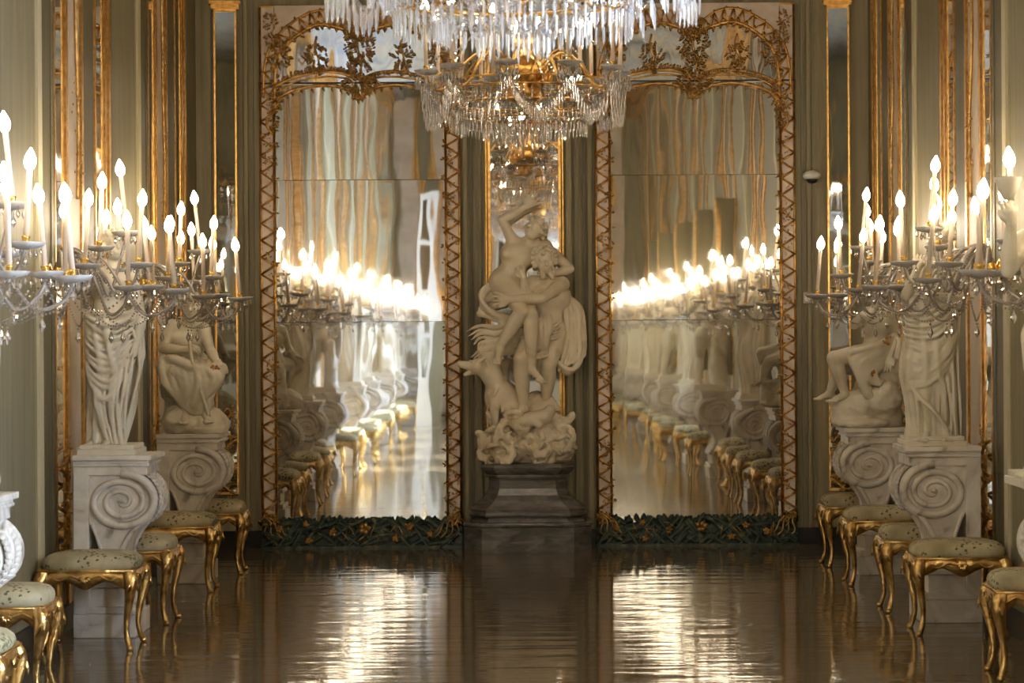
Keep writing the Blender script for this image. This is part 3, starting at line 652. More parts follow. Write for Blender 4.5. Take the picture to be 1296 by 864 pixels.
    for i in range(30):
        x=rnd.uniform(-.33,.31); z=rnd.uniform(.03,.33)*(1-.5*abs(x)/.4)+.02; y=rnd.uniform(-.20,-.10)
        q=rnd.uniform(0,6.3); d=rnd.choice((-1,1)); l=rnd.uniform(.05,.09)
        S.rope([(x,y,z),(x+l*math.cos(q),y-.04,z+l*math.sin(q)),(x+l*1.5*math.cos(q+d*.9),y-.03,z+l*1.5*math.sin(q+d*.9)),(x+l*1.2*math.cos(q+d*1.9),y,z+l*1.2*math.sin(q+d*1.9))],.036,.02,.012)
    for (x,z,x2,z2) in ((.24,.28,.35,.36),(.26,.2,.34,.24),(-.3,.18,-.37,.24),(.16,.36,.26,.34),(-.24,.30,-.30,.38),(.30,.10,.36,.12)):
        S.cap((x,-.06,z),(x2,-.08,z2),.06,.02,.03)
    for x,z,r in ((-.20,.10,.05),(.06,.16,.045),(-.02,.30,.035),(.22,.15,.04),(-.10,.22,.035)): S.ell((x,-.22,z),(r,.08,r*.8),.02,sub=True)
    S.rough(.012,17,2); S.rough(.007,42,6); S.clip_z(0.0)
    # fallen figure half hidden among the flames
    S.cap((.02,-.14,.34),(.13,-.17,.36),.055,.06,.02); S.ell((.17,-.18,.40),(.045,.045,.05),.012); S.cap((.02,-.14,.34),(-.10,-.17,.32),.05,.03,.02)
    link_mesh('rock_base',S.mesh('rock_base'),Wm,t)
    return t
# ---------------------------------------------------------------- the room
Z0, ZC, ZV = 0.0, 6.1, 7.1
struct('floor', MB().box((WL-.3,BACK-.3,-.1),(WR+.7,END+.3,0)), M['floor'])
struct('wall_left', MB().box((WL-.3,BACK-.3,0),(WL,END+.3,ZC)), M['olive'])
struct('wall_end', MB().box((WL,END,0),(WR,END+.3,ZC+1.2)), M['olive'])
struct('wall_back', MB().box((WL,BACK-.3,0),(WR,BACK,ZC+1.2)), M['olive'])
# right wall with four tall window openings
mb=MB(); ys=[BACK-.3]
for yc,ww in sorted(WIN): ys+=[yc-ww/2,yc+ww/2]
ys.append(END+.3)
for i in range(0,len(ys),2): mb.box((WR,ys[i],0),(WR+.7,ys[i+1],ZC))
for yc,ww in WIN: mb.box((WR,yc-ww/2,0),(WR+.7,yc+ww/2,WZ0)); mb.box((WR,yc-ww/2,WZ1),(WR+.7,yc+ww/2,ZC))
struct('wall_right', mb, M['olive'])
for i,(yc,ww) in enumerate(WIN):
    y0,y1=yc-ww/2,yc+ww/2; x=WR+.46
    mb=MB()
    for a,b in ((y0,y0+.07),(y1-.07,y1),(yc-.045,yc+.045)): mb.box((x,a,WZ0),(x+.06,b,WZ1))
    for k in range(6):
        z=WZ0+(WZ1-WZ0)*k/5; mb.box((x,y0,max(WZ0,z-.03)),(x+.055,y1,min(WZ1,z+.03)))
    fr=struct('window_%d'%(i+1), mb, M['white_paint']); 
    MB().box((x+.02,y0+.01,WZ0+.01),(x+.028,y1-.01,WZ1-.01)).build('window_pane',M['glass'],fr)
# painted vault and gilded cornice
mb=MB(); n=16; vs=[]; fs=[]
for k in range(n+1):
    a=PI*k/n; vs+=[((WL+WR)/2-math.cos(a)*(WR-WL+.02)/2,BACK-.3,ZC-.02+math.sin(a)**.8*(ZV-ZC)),((WL+WR)/2-math.cos(a)*(WR-WL+.02)/2,END+.3,ZC-.02+math.sin(a)**.8*(ZV-ZC))]
for k in range(n): fs.append((2*k,2*k+1,2*k+3,2*k+2))
m2=MB().add(vs,fs,True)
o=struct('ceiling', m2, M['fresco']); sd=o.modifiers.new('thickness','SOLIDIFY'); sd.thickness=.25; sd.offset=1
for k,(x,sx) in enumerate(((WL,1),(WR,-1))):
    mb=MB()
    for d,za,zb in ((.05,ZC-.42,ZC-.36),(.03,ZC-.36,ZC-.16),(.10,ZC-.16,ZC-.08),(.16,ZC-.08,ZC)): mb.box((x,BACK,za),(x+sx*d,END,zb))
    struct('trim_%d'%(k+1), mb, M['gold_old'])
mb=MB(); mb.box((WL,END-.10,ZC-.16),(WR,END,ZC-.08)); mb.box((WL,END-.16,ZC-.08),(WR,END,ZC)); struct('trim_3',mb,M['gold_old'])
# skirting
for nm,a,b in (('left',(WL,BACK,0),(WL+.03,END,.14)),('end',(WL,END-.03,0),(WR,END,.13)),('right',(WR-.03,BACK,0),(WR,END,.14))):
    struct('baseboard_'+nm, MB().box(a,b), M['black'])
# panelling bays of both side walls: positions are metres from the camera along the wall
PER=3.16
def bay_x(px): return FPX*2.65/(685-px)
gold_l=[]
for side,x,sx in (('left',WL,1),('right',WR,-1)):
    off=0.0 if side=='left' else .37
    mo,ml,mdk,mc,mr,mg=MB(),MB(),MB(),MB(),MB(),MB()
    for k in range(-1,8):
        b=-k*PER+off
        def clear(a,c):      # keep panels out of the window openings
            return side=='left' or all(c<yc-ww/2-.04 or a>yc+ww/2+.04 for yc,ww in WIN)
        def strip(m,a,c,t,z0=.14,z1=ZC-.42):
            a,c=a*1.019+b,c*1.019+b
            a=max(a,BACK+.02); c=min(c,END-.005)
            if c<=a: return
            if clear(a,c): m.box((x,a,z0),(x+sx*t,c,z1))
            else: m.box((x,a,WZ1+.1),(x+sx*t,c,z1)); m.box((x,a,z0),(x+sx*t,c,WZ0-.06))
        strip(mdk,12.80,12.87,.010)
        strip(mdk,13.72,14.05,.004)
        strip(mdk,15.66,15.97,.004)
        strip(ml,14.62,15.46,.008)
        strip(mr,15.50,15.60,.026); strip(mo,15.46,15.66,.010)
        strip(mc,13.30,13.60,.006,.14,ZC-.42)
        for a,c,t in ((13.18,13.24,.016),(13.64,13.70,.014),(14.38,14.43,.014),(14.50,14.56,.016)): strip(mg,a,c,t)
    for nm,m_,mt in (('dado_a',mo,M['olive']),('b',ml,M['olive_light']),('c',mdk,M['olive_dark']),('d',mc,M['cream']),('e',mr,M['ridge']),('f',mg,M['gold'])):
        k_=4+('left','right').index(side)*6+'abcdef'.index(nm[-1]); struct('trim_%d'%k_, m_, mt)
# shutter leaves added on each window's far side, hiding bright reveals from the mirrors
mb=MB(); mg=MB()
for yc,ww in WIN:
    y=yc+ww/2+.07
    mb.box((WR-.22,y,WZ0-.05),(WR,y+.03,WZ1+.05)); mg.box((WR-.235,y-.004,WZ0-.05),(WR-.215,y+.034,WZ1+.05))
    for z0,z1 in ((WZ0+.1,WZ0+.85),(WZ0+.95,WZ1-.1)): mb.box((WR-.18,y+.03,z0),(WR-.04,y+.038,z1))
struct('trim_25',mb,M['olive_light']); struct('trim_26',mg,M['gold'])
# reveals: white sills and gilded edges of windows
mb=MB(); mg=MB()
for yc,ww in WIN:
    mb.box((WR-.05,yc-ww/2-.05,WZ0-.05),(WR+.46,yc+ww/2+.05,WZ0-.001))
    for a in (yc-ww/2-.06,yc+ww/2): mg.box((WR-.035,a,WZ0),(WR,a+.06,WZ1+.06))
    mg.box((WR-.035,yc-ww/2-.06,WZ1),(WR,yc+ww/2+.06,WZ1+.06))
struct('trim_16',mb,M['white_paint']); struct('trim_17',mg,M['gold'])
# end wall: fluted pilaster flanking the centre mirror, plus outer ribs
mb=MB(); md=MB(); ml=MB()
for s_ in (-1,1):
    for a,c,t,m_ in ((.30,.345,.03,mb),(.365,.40,.045,ml),(.43,.455,.02,md),(.47,.505,.03,mb),(.515,.54,.02,ml)):
        m_.box((s_*a,END-t,.13),(s_*c,END,ZC-.2))
    for a,c,t,m_ in ((2.14,2.17,.02,ml),(2.185,2.21,.03,mb),(2.225,2.24,.02,ml),(2.47,2.53,.03,mb)):
        m_.box((s_*a,END-t,.13),(s_*c,END,ZC-.2))
struct('trim_18',mb,M['olive']); struct('trim_19',md,M['olive_dark']); struct('trim_20',ml,M['olive_light'])

# ---------------------------------------------------------------- back end of the hall: glazed white door in a gilded surround
mo_,ml_,mg_=MB(),MB(),MB()
for s_ in (-1,1):
    ml_.box((s_*1.00,BACK,.14),(s_*1.22,BACK+.08,ZC)); ml_.box((s_*1.75,BACK,.14),(s_*2.05,BACK+.08,ZC))
    mo_.box((s_*1.28,BACK,.14),(s_*1.66,BACK+.05,ZC)); mo_.box((s_*2.2,BACK,.14),(s_*2.5,BACK+.05,ZC))
    for a in (.95,1.23,1.68,2.07,2.16): mg_.box((s_*a,BACK,.14),(s_*(a+.045),BACK+.10,ZC))
    mo_.box((s_*.80,BACK,0),(s_*.93,BACK+.12,3.6))
mo_.box((-.93,BACK,3.6),(.93,BACK+.12,3.72))
struct('trim_21',ml_,M['olive_light']); struct('trim_22',mo_,M['cream']); struct('trim_23',mg_,M['gold'])
for k,s_ in enumerate((-1,1)):
    mb=MB(); x0,x1=(0.004,.795) if s_>0 else (-.795,-.004)
    for a,b in ((x0,x0+.11),(x1-.11,x1)): mb.box((a,BACK,.01),(b,BACK+.055,3.59))
    for z0,z1 in ((.01,.8),(1.45,1.53),(2.15,2.23),(2.85,2.93),(3.48,3.59)): mb.box((x0,BACK,z0),(x1,BACK+.05,z1))
    d=struct('door_%d'%(k+1),mb,M['white_paint']); MB().box((x0+.1,BACK+.02,.75),(x1-.1,BACK+.028,3.5)).build('glass_pane',M['mirror_dark'],d)
    mb=MB(); xh=.06*s_; mb.lathe([(.012,0),(.012,.04),(.028,.055),(.028,.085),(.01,.1)],12,(0,0,0),Matrix.Translation((xh,BACK+.055,1.1))@Matrix.Rotation(-PI/2,4,'X')); mb.build('door_knob',M['brass'],d)
# tall white glazed leaf standing open from the left side near the entrance, with its grey jamb
mb=MB(); Y=-4.7
mb.box((-2.02,Y,0),(-1.92,Y+.06,4.25)); mb.box((-1.72,Y,0),(-1.60,Y+.06,4.25))
for z0,z1 in ((.0,.9),(1.6,1.68),(2.45,2.53),(3.3,3.38),(4.13,4.25)): mb.box((-2.02,Y,z0),(-1.60,Y+.05,z1))
d=struct('door_3',mb,M['white_paint']); MB().box((-1.93,Y+.02,.85),(-1.71,Y+.03,4.2)).build('glass_pane',M['mirror_dark'],d)
struct('trim_24',MB().box((WL,Y-.25,0),(WL+.10,Y+.1,4.4)).box((-2.04,Y-.22,0),(-1.45,Y-.04,2.0)),M['olive_light'])
# ---------------------------------------------------------------- tall end-wall mirrors (built around px measurements: 161.6 px = 1 m)
K=161.6
def zz(py): return 1.64+(427.2-py)/K
def xx(dx): return dx/K
rl=random.Random(31)
def foliage(mb, c, spread, n, size, y=-.03, up=None):
    n=int(n*1.7); size*=.78
    for i in range(n):
        a=rl.uniform(0,2*PI); q=math.sqrt(rl.random()); p=(c[0]+spread[0]*q*math.cos(a), y-rl.uniform(0,.02), c[1]+spread[1]*q*math.sin(a))
        a2=a+rl.uniform(-.8,.8); mb.leaf(p,(math.cos(a2),rl.uniform(-.5,.1),math.sin(a2)),(0,-1,.1),size*.85*rl.uniform(.6,1.25),size*.45,.35)
def leaf_run(mb, pts, n, size, y=-.045, side=1, both=True):
    """leaves set along a curve given in (x,z)"""
    q=spline([(p[0],y,p[1]) for p in pts],10); m=len(q)
    for i in range(n):
        t=(i+.5)/n*(m-1); k=int(t); p=q[k].lerp(q[min(k+1,m-1)],t-k); d=(q[min(k+1,m-1)]-q[max(k-1,0)]).normalized(); nn=Vector((-d.z,0,d.x))*side
        if both and i%2: nn=-nn
        mb.leaf(p,nn+d*rl.uniform(.2,.9),(0,-1,0),size*rl.uniform(.75,1.25),size*.62,.4)
        if i%3==0: mb.gem(tuple(p+nn*size*.35),size*.2,n=6)
def bars(mb, A, B, n, r, y):
    """zigzag bars between two curves A and B (same parameter)"""
    qa=spline([(p[0],y,p[1]) for p in A],12); qb=spline([(p[0],y,p[1]) for p in B],12)
    def at(q,t): k=min(int(t*(len(q)-1)),len(q)-2); return q[k].lerp(q[k+1],t*(len(q)-1)-k)
    for i in range(n):
        a=at(qa,i/n); b=at(qb,(i+.5)/n); c=at(qa,(i+1)/n)
        mb.tube([a,b],r,5); mb.tube([b+Vector((0,-.004,0)),c+Vector((0,-.004,0))],r,5)
def end_mirror(cx, label, seed, yaw):
    global rl; rl=random.Random(seed)
    t=empty('wall_mirror',(cx,END,0),0,label,'mirror')
    H=xx(127); IN=xx(108); zt=zz(8); zj=zz(107)
    MB().box((-H,-.035,.02),(H,0,zt)).build('backing_board',M['olive_dark'],t)
    # panes, each very slightly out of plane like the old glass
    splits=[.18,zz(408),zz(229 if cx<0 else 225),zj-.004]
    til=[(.05,.10),(-.08,-.12),(.10,.05)]
    for i in range(3):
        w_=IN+.02; h_=(splits[i+1]-splits[i])/2
        o=MB().box((-w_,-.003,-h_+.002),(w_,.003,h_-.002)).build('mirror_pane',M['mirror'],t); o.location=(0,-.048,(splits[i]+splits[i+1])/2); o.rotation_euler=(math.radians(til[i][0]),0,math.radians(til[i][1]*.5+yaw))
    h_=(zz(18)-zj)/2; o=MB().box((-IN-.02,-.003,-h_+.004),(IN+.02,.003,h_)).build('upper_mirror_pane',M['mirror_top'],t); o.location=(0,-.058,zj+h_); o.rotation_euler=(math.radians(-2.2),0,math.radians(.5))
    # white lacquer border and spandrels
    mb=MB()
    for s_ in (-1,1): mb.box((s_*IN,-.062,.20),(s_*(H-.006),-.03,zt-.006))
    oc=[(-IN-.002,125),(-IN+.002,98)]
    outer=[(-121,125),(-120,95),(-115,68),(-103,48),(-86,32),(-65,20),(-48,16),(-30,19),(-12,30),(0,42)]
    inner=[(-107,128),(-106,100),(-102,76),(-92,59),(-76,45),(-60,36),(-46,33),(-30,36),(-14,42),(0,52)]
    O=[(xx(a),zz(b)) for a,b in outer]; I=[(xx(a),zz(b)) for a,b in inner]
    q=spline([(p[0],0,p[1]) for p in I],6)
    for s_ in (1,-1):
        pts=[(s_*p.x,p.z) for p in q]
        for a,b in zip(pts[:-1],pts[1:]):
            x0,x1=a[0],b[0]
            if abs(x1-x0)<1e-4: continue
            poly=[(x0,a[1]),(x1,b[1]),(x1,zt-.006),(x0,zt-.006)]
            mb.prism(poly if s_>0 else poly[::-1],-.075,-.04)
    mb.build('white_lacquer_border',M['white_lacquer'],t)
    # gilded edges and trellis
    mb=MB()
    for s_ in (-1,1):
        mb.tube([(s_*(H-.012),-.068,.2),(s_*(H-.012),-.068,zt-.02)],.010,6)
        mb.tube([(s_*IN,-.068,.2),(s_*IN,-.068,zz(128))],.011,6)
        z=.22
        while z<zz(128):
            mb.tube([(s_*(IN),-.072,z),(s_*(H-.012),-.072,z+.066)],.0085,5); mb.tube([(s_*(H-.012),-.076,z+.066),(s_*IN,-.076,z+.132)],.0085,5); z+=.132
        fl=lambda P:[(s_*p[0],p[1]) for p in P]
        mb.tube(spline([(p[0],-.085,p[1]) for p in fl(O)],8),.011,6); mb.tube(spline([(p[0],-.085,p[1]) for p in fl(I)],8),.012,6)
        bars(mb,fl(I),fl(O),13,.0085,-.086)
        for P,r_ in (([(108,112),(85,101),(60,95),(35,93),(15,97),(3,104)],.013),([(104,118),(85,107),(60,101),(35,99),(15,102),(4,110)],.007),([(108,140),(98,124),(80,115),(50,110),(25,112),(8,119),(0,127)],.012)):
            mb.tube(spline([(s_*xx(a),-.085,zz(b)) for a,b in P],8),r_,6)
        mb.tube(spline([(s_*xx(a),-.085,zz(b)) for a,b in [(112,138),(103,128),(99,116),(104,107),(111,110)]],6),.009,6)
        mb.tube(spline([(s_*xx(a),-.085,zz(b)) for a,b in [(109,172),(117,160),(112,148),(104,140),(108,132)]],6),.009,6)
    mb.box((-H+.004,-.066,zt-.022),(H-.004,-.03,zt-.006))
    for dx in (0,-54,54): mb.tube(spline([(xx(dx),-.08,zz(100)),(xx(dx+3),-.085,zz(80)),(xx(dx-2),-.085,zz(62)),(xx(dx),-.08,zz(48 if dx else 36))],6),.008,5)
    mb.build('trellis',M['gold'],t)
    # leaves
    mb=MB()
    for s_ in (-1,1):
        z=.24
        while z<zz(130):
            foliage(mb,(s_*(IN-.004),z+rl.uniform(-.01,.01)),(.016,.022),4,.038,-.07); foliage(mb,(s_*(IN+.045),z+.06),(.02,.02),2,.028,-.075)
            if rl.random()<.4: foliage(mb,(s_*(IN+.05),z+.03),(.03,.06),6,.034,-.08)
            z+=.132
        fl=lambda P:[(s_*p[0],p[1]) for p in P]
        leaf_run(mb,fl(I),30,.042,-.09); leaf_run(mb,fl(O),22,.028,-.088)
        leaf_run(mb,[(s_*xx(a),zz(b)) for a,b in ((105,112),(85,99),(60,93),(35,91),(15,95),(3,102))],28,.038,-.09,1,False)
        leaf_run(mb,[(s_*xx(a),zz(b)) for a,b in ((108,142),(98,126),(80,117),(50,112),(25,114),(8,121),(0,129))],26,.032,-.09)
        foliage(mb,(s_*xx(54),zz(74)),(.085,.09),34,.05,-.09); foliage(mb,(s_*xx(54),zz(90)),(.05,.03),12,.045,-.09)
        foliage(mb,(s_*xx(98),zz(70)),(.07,.10),34,.05,-.095); foliage(mb,(s_*xx(109),zz(52)),(.05,.05),16,.05,-.10)
        foliage(mb,(s_*xx(112),zz(30)),(.05,.06),24,.042,-.085); foliage(mb,(s_*xx(105),zz(125)),(.05,.10),26,.045,-.09)
        foliage(mb,(s_*xx(109),zz(150)),(.035,.07),16,.04,-.09)
    foliage(mb,(0,zz(62)),(.11,.12),60,.055,-.095); foliage(mb,(0,zz(38)),(.10,.05),26,.05,-.095); foliage(mb,(0,zz(88)),(.08,.06),30,.05,-.095)
    foliage(mb,(0,zz(108)),(.13,.06),56,.055,-.10); foliage(mb,(0,zz(120)),(.05,.05),18,.045,-.10)
    mb.build('gilded_foliage',M['gold_old'],t)
    MB().box((-H,-.088,zj-.006),(H,-.03,zj+.006)).build('joint_strip',M['black'],t)
    # carved green base
    mb=MB(); mb.box((-H+.005,-.07,0),(H-.005,-.0,.17))
    for i in range(120):
        x=rl.uniform(-H+.05,H-.05); z=rl.uniform(.03,.20); a=rl.choice((.6,-.6,.9,-.8,.3))+rl.uniform(-.2,.2); L_=rl.uniform(.05,.10)
        d=Vector((math.cos(a),0,math.sin(a))); z=min(z,.225-abs(d.z)*L_)
        z=max(z,.012+abs(d.z)*L_)
        p=Vector((x,-.085-rl.uniform(0,.03),z)); n_=Vector((-d.z,0,d.x))*.020
        Y=Vector((0,-.018,0)); A,B_=p-d*L_,p+d*L_
        A.x=max(min(A.x,H-.01),-H+.01); B_.x=max(min(B_.x,H-.01),-H+.01)
        mb.add([A-n_,A+n_,B_+n_,B_-n_,A-n_*.4+Y,A+n_*.4+Y,B_+n_*.4+Y,B_-n_*.4+Y],[(0,1,2,3),(4,7,6,5),(0,4,5,1),(1,5,6,2),(2,6,7,3),(3,7,4,0)],False)
    for i in range(60):
        x=-H+.03+(2*H-.06)*i/59; a=rl.uniform(.3,2.8); mb.leaf((x,-.08,.17+rl.uniform(-.01,.02)),(math.cos(a),-.1,abs(math.sin(a))+.2),(0,-1,0),.07,.045,.3)
    mb.build('green_carved_garland',M['green'],t)
    MB().box((-H,-.12,0),(H,0,.018)).build('plinth_rail',M['green'],t)
    for k,(dx,py) in enumerate(((-70,662),(-66,682),(-36,672),(4,668),(42,680),(60,666),(86,674),(-104,668))):
        mb=MB(); c=(xx(dx),-.135,zz(py)+.0); r_=.042 if k==3 else rl.uniform(.024,.032)
        for j in range(5): a=2*PI*j/5+k*1.3+rl.uniform(-.25,.25); mb.leaf(c,(math.cos(a),-.25,math.sin(a)),(0,-1,0),r_*rl.uniform(1.1,1.6),r_*1.0,.45)
        mb.gem(c,.012,n=8); mb.build('gilded_flower',M['gold_old'],t)
    mb=MB()
    for s_ in (-1,1):
        for j in range(4): mb.tube(spline([(s_*(H-.01-.01*j),-.10,.24+.01*j),(s_*(H-.05-.03*j),-.12,.20),(s_*(H-.03-.05*j),-.125,.12),(s_*(H-.08-.05*j),-.11,.07)],5),.007,5)
    foliage(mb,(-H+.06,.22),(.06,.03),16,.05,-.11); foliage(mb,(H-.06,.22),(.06,.03),16,.05,-.11)
    for i in range(16): x=rl.uniform(-H+.1,H-.1); mb.tube([(x,-.125,rl.uniform(.04,.19)),(x+rl.uniform(-.06,.06),-.13,rl.uniform(.06,.19))],.004,4)
    mb.build('gilded_tendril',M['gold_old'],t)
    return t
end_mirror((458-669)/K,'tall arched wall mirror left of the marble statue group, green carved base',11,.15)
end_mirror((880.5-669)/K,'tall arched wall mirror right of the marble statue group, green carved base',12,.82)
# centre mirror behind the group
t=empty('wall_mirror',((665-669)/K,END,0),0,'narrow gold-edged mirror directly behind the statue group, chandelier reflected in it','mirror')
w_=43/K
MB().box((-w_-.01,-.05,.6),(w_+.01,0,4.9)).build('backing_board',M['olive_dark'],t)
for a,b in ((.62,1.9),(1.905,2.97),(2.975,4.88)): MB().box((-w_,-.058,a),(w_,-.052,b)).build('mirror_pane',M['mirror'],t)
mb=MB()
for s_ in (-1,1): mb.box((s_*w_,-.075,.6),(s_*(w_+.018),-.02,4.9)); mb.box((s_*(w_+.028),-.06,.6),(s_*(w_+.038),-.02,4.9))
mb.box((-w_-.018,-.075,.58),(w_+.018,-.02,.62)); mb.box((-w_-.018,-.075,4.88),(w_+.018,-.02,4.92)); mb.build('gilded_frame',M['gold'],t)
mb=MB(); rl=random.Random(3)
for s_ in (-1,1): foliage(mb,(s_*w_,.85),(.05,.2),24,.06,-.08)
mb.build('gilded_foliage',M['gold_old'],t)
# narrow corner mirrors
def carving(mb, x0, x1, z0, z1, y, n=26):
    """pierced gilded scrollwork between two stiles"""
    for i in range(int((z1-z0)/.11)):
        z=z0+.11*i; a,b=(x0,x1) if i%2 else (x1,x0)
        mb.tube(spline([(a,y,z),((a*2+b)/3,y-.02,z+.02),((a+2*b)/3,y-.02,z+.07),(b,y,z+.10)],5),.010,6)
        mb.tube(spline([((a+b)/2,y-.01,z+.05),((a+2*b)/3,y-.02,z+.09),((a+b)/2,y-.02,z+.12),((2*a+b)/3,y-.02,z+.09)],5),.008,5)
    for i in range(n): foliage(mb,((x0+x1)/2,z0+(z1-z0)*(i+.5)/n),((x1-x0)*.42,.03),3,.045,y-.015)
for cx,lab,sx in (((288-669)/K,'narrow dark corner mirror at the left end of the end wall',-1),((1062-669)/K,'narrow dark corner mirror at the right end of the end wall',1)):
    t=empty('corner_mirror',(cx,END-.035,0),math.radians(-7*sx),lab,'mirror')
    w_=.088; z0,z1=.42,4.2
    MB().box((-w_,-.03,z0),(w_,.0,z1)).build('backing_board',M['olive_dark'],t)
    MB().box((-w_+.012,-.036,z0+.02),(w_-.012,-.031,z1-.02)).build('mirror_pane',M['mirror_dark'],t)
    mb=MB()
    for s_ in (-1,1): mb.box((s_*(w_-.014),-.055,z0),(s_*w_,-.01,z1))
    mb.box((-w_,-.055,z1-.02),(w_,-.01,z1)); mb.box((-w_-.02,-.08,z1),(w_+.02,.0,z1+.035)); mb.box((-w_-.035,-.10,z1+.035),(w_+.035,.0,z1+.06)); mb.box((-w_,-.055,z0),(w_,-.01,z0+.02))
    mb.build('gilded_frame',M['gold'],t)
    mb=MB(); carving(mb,-w_+.01,w_-.01,z0,1.10,-.05); mb.build('gilded_carving',M['gold_old'],t)
# slim mirror strips along the side walls
def wall_strip(y0,y1,x,sx,label,group,carve):
    t=empty('mirror_strip',(x,(y0+y1)/2,0),0 if sx>0 else PI,label,'mirror',group)
    h=(y1-y0)/2; z0,z1=.38,ZC-.43
    MB().box((0,-h+.03,z0+.02),(.006,h-.03,z1)).build('mirror_pane',M['mirror'],t)
    mb=MB()
    for a,b in ((-h,-h+.03),(h-.03,h)): mb.box((0,a,z0),(.011,b,z1))
    mb.box((0,-h,z0-.02),(.02,h,z0+.02)); mb.build('gilded_frame',M['gold'],t)
    if carve:
        mb=MB(); q=MB(); carving(q,-h+.02,h-.02,z0,1.10,-.02,18)
        o_=.445*sx; q.tube(spline([(o_-.10*sx,-.012,4.7),(o_,-.016,3.9),(o_+.02,-.016,3.4),(o_+.08*sx,-.016,2.9),(o_+.05*sx,-.016,2.45)],8),.010,6)
        for z in (4.4,3.7,3.0,2.6): foliage(q,(o_+rl.uniform(-.05,.05),z),(.08,.16),10,.05,-.014)
        R=Matrix(((0,-1,0,0),(1,0,0,0),(0,0,1,0),(0,0,0,1)))   # x -> y, -y -> x
        mb.v=[tuple(R@Vector(p)) for p in q.v]; mb.f=q.f; mb.sm=q.sm; mb.build('gilded_carving',M['gold_old'],t)
    return t
ordn=['nearest the end wall','second from the end wall','third from the end wall','fourth from the end wall','fifth from the end wall','sixth from the end wall','seventh from the end wall','eighth from the end wall','ninth from the end wall']
for side,x,sx in (('left',WL,1),('right',WR,-1)):
    for k in range(8):
        j=k-1; b=-j*PER+(0 if sx>0 else .37)
        for nm,a,c,cv in (('carved',12.89*1.019+b,13.14*1.019+b,True),('plain',14.07*1.019+b,14.33*1.019+b,False)):
            if c>END-.05 or a<BACK+.1: continue
            if sx<0 and any(not(c<yc-ww/2-.08 or a>yc+ww/2+.08) for yc,ww in WIN): continue
            wall_strip(a,c,x,sx,'slim gold-framed mirror strip, %s wall, %s, %s'%(side,'carved foot' if cv else 'plain',ordn[k]),'slim mirror strips on the %s wall'%side,cv)
# ---------------------------------------------------------------- pedestals, stools
def pedestal():
    """marble console with a big scroll; x=0 at the wall, scroll towards the room"""
    t=empty('scroll_pedestal'); hw=.21
    mb=MB()
    mb.box((0,-hw-.02,0),(.345,hw+.02,.13)); mb.box((0,-hw-.005,.13),(.325,hw+.005,.17))
    mb.build('base_block',M['veined'],t,.006)
    mb=MB(); mb.box((0,-hw,.13),(.085,hw,.90)); mb.box((.05,-hw+.02,.16),(.30,hw-.02,.27)); mb.box((.04,-hw+.01,.27),(.325,hw-.01,.30))
    mb.build('back_block',M['veined'],t,.005)
    mb=MB()
    R=spline([(.05,0,.89),(.20,0,.895),(.33,0,.89),(.41,0,.85),(.445,0,.78),(.445,0,.71),(.41,0,.655),(.37,0,.62),(.32,0,.58),(.28,0,.52),(.265,0,.45),(.275,0,.38),(.31,0,.32),(.31,0,.28)],6)
    L_=spline([(.05,0,.28),(.13,0,.32),(.15,0,.42),(.13,0,.52),(.09,0,.62),(.05,0,.70),(.05,0,.89)],6)
    poly=[(p.x,p.z) for p in R]+[(p.x,p.z) for p in L_[:-1]]
    mb.prism(poly,-hw+.015,hw-.015); mb.build('scroll_body',M['veined'],t,.006)
    for s_ in (-1,1):
        mb=MB(); pts=[]; rs=[]
        for i in range(90):
            q=i/89; a=PI*.5-q*2*PI*2.6; r_=.178*(1-q)**.8+.012; pts.append((.262+r_*math.cos(a)*1.02,s_*(hw-.012),.745+r_*math.sin(a)*.82)); rs.append(.017*(1-q)+.009)
        mb.tube(pts,rs,8); mb.gem((.262,s_*(hw-.01),.745),.022,n=8)
        mb.tube(spline([(.42,s_*(hw-.012),.66),(.33,s_*(hw-.012),.59),(.275,s_*(hw-.012),.50),(.262,s_*(hw-.012),.43),(.28,s_*(hw-.012),.34)],8),.015,8)
        mb.tube(spline([(.10,s_*(hw-.012),.62),(.135,s_*(hw-.012),.53),(.155,s_*(hw-.012),.43),(.14,s_*(hw-.012),.33)],8),.011,8)
        mb.build('spiral_moulding',M['veined'],t)
    mb=MB(); rr=random.Random(5)
    for i in range(16):    # acanthus on the front roll
        a=-1.0+2.2*i/15; x=.262+.19*math.cos(a); z=.755+.155*math.sin(a)
        for s_ in (-1,1): mb.leaf((x,s_*.03,z),(-.35*math.sin(a),s_*1,.35*math.cos(a)),(math.cos(a),0,math.sin(a)),.12,.06,.3)
    mb.tube(spline([(.445,0,.70),(.45,0,.78),(.42,0,.86)],6),.018,8)
    mb.build('leaf_carving',M['veined'],t)
    mb=MB()
    for x,h,z0,z1 in ((.405,hw+.0,.89,.94),(.42,hw+.015,.94,.955),(.415,hw+.01,.955,.972),(.435,hw+.03,.972,1.0)): mb.box((0,-h,z0),(x,h,z1))
    mb.build('cornice_slab',M['veined'],t,.004)
    return t
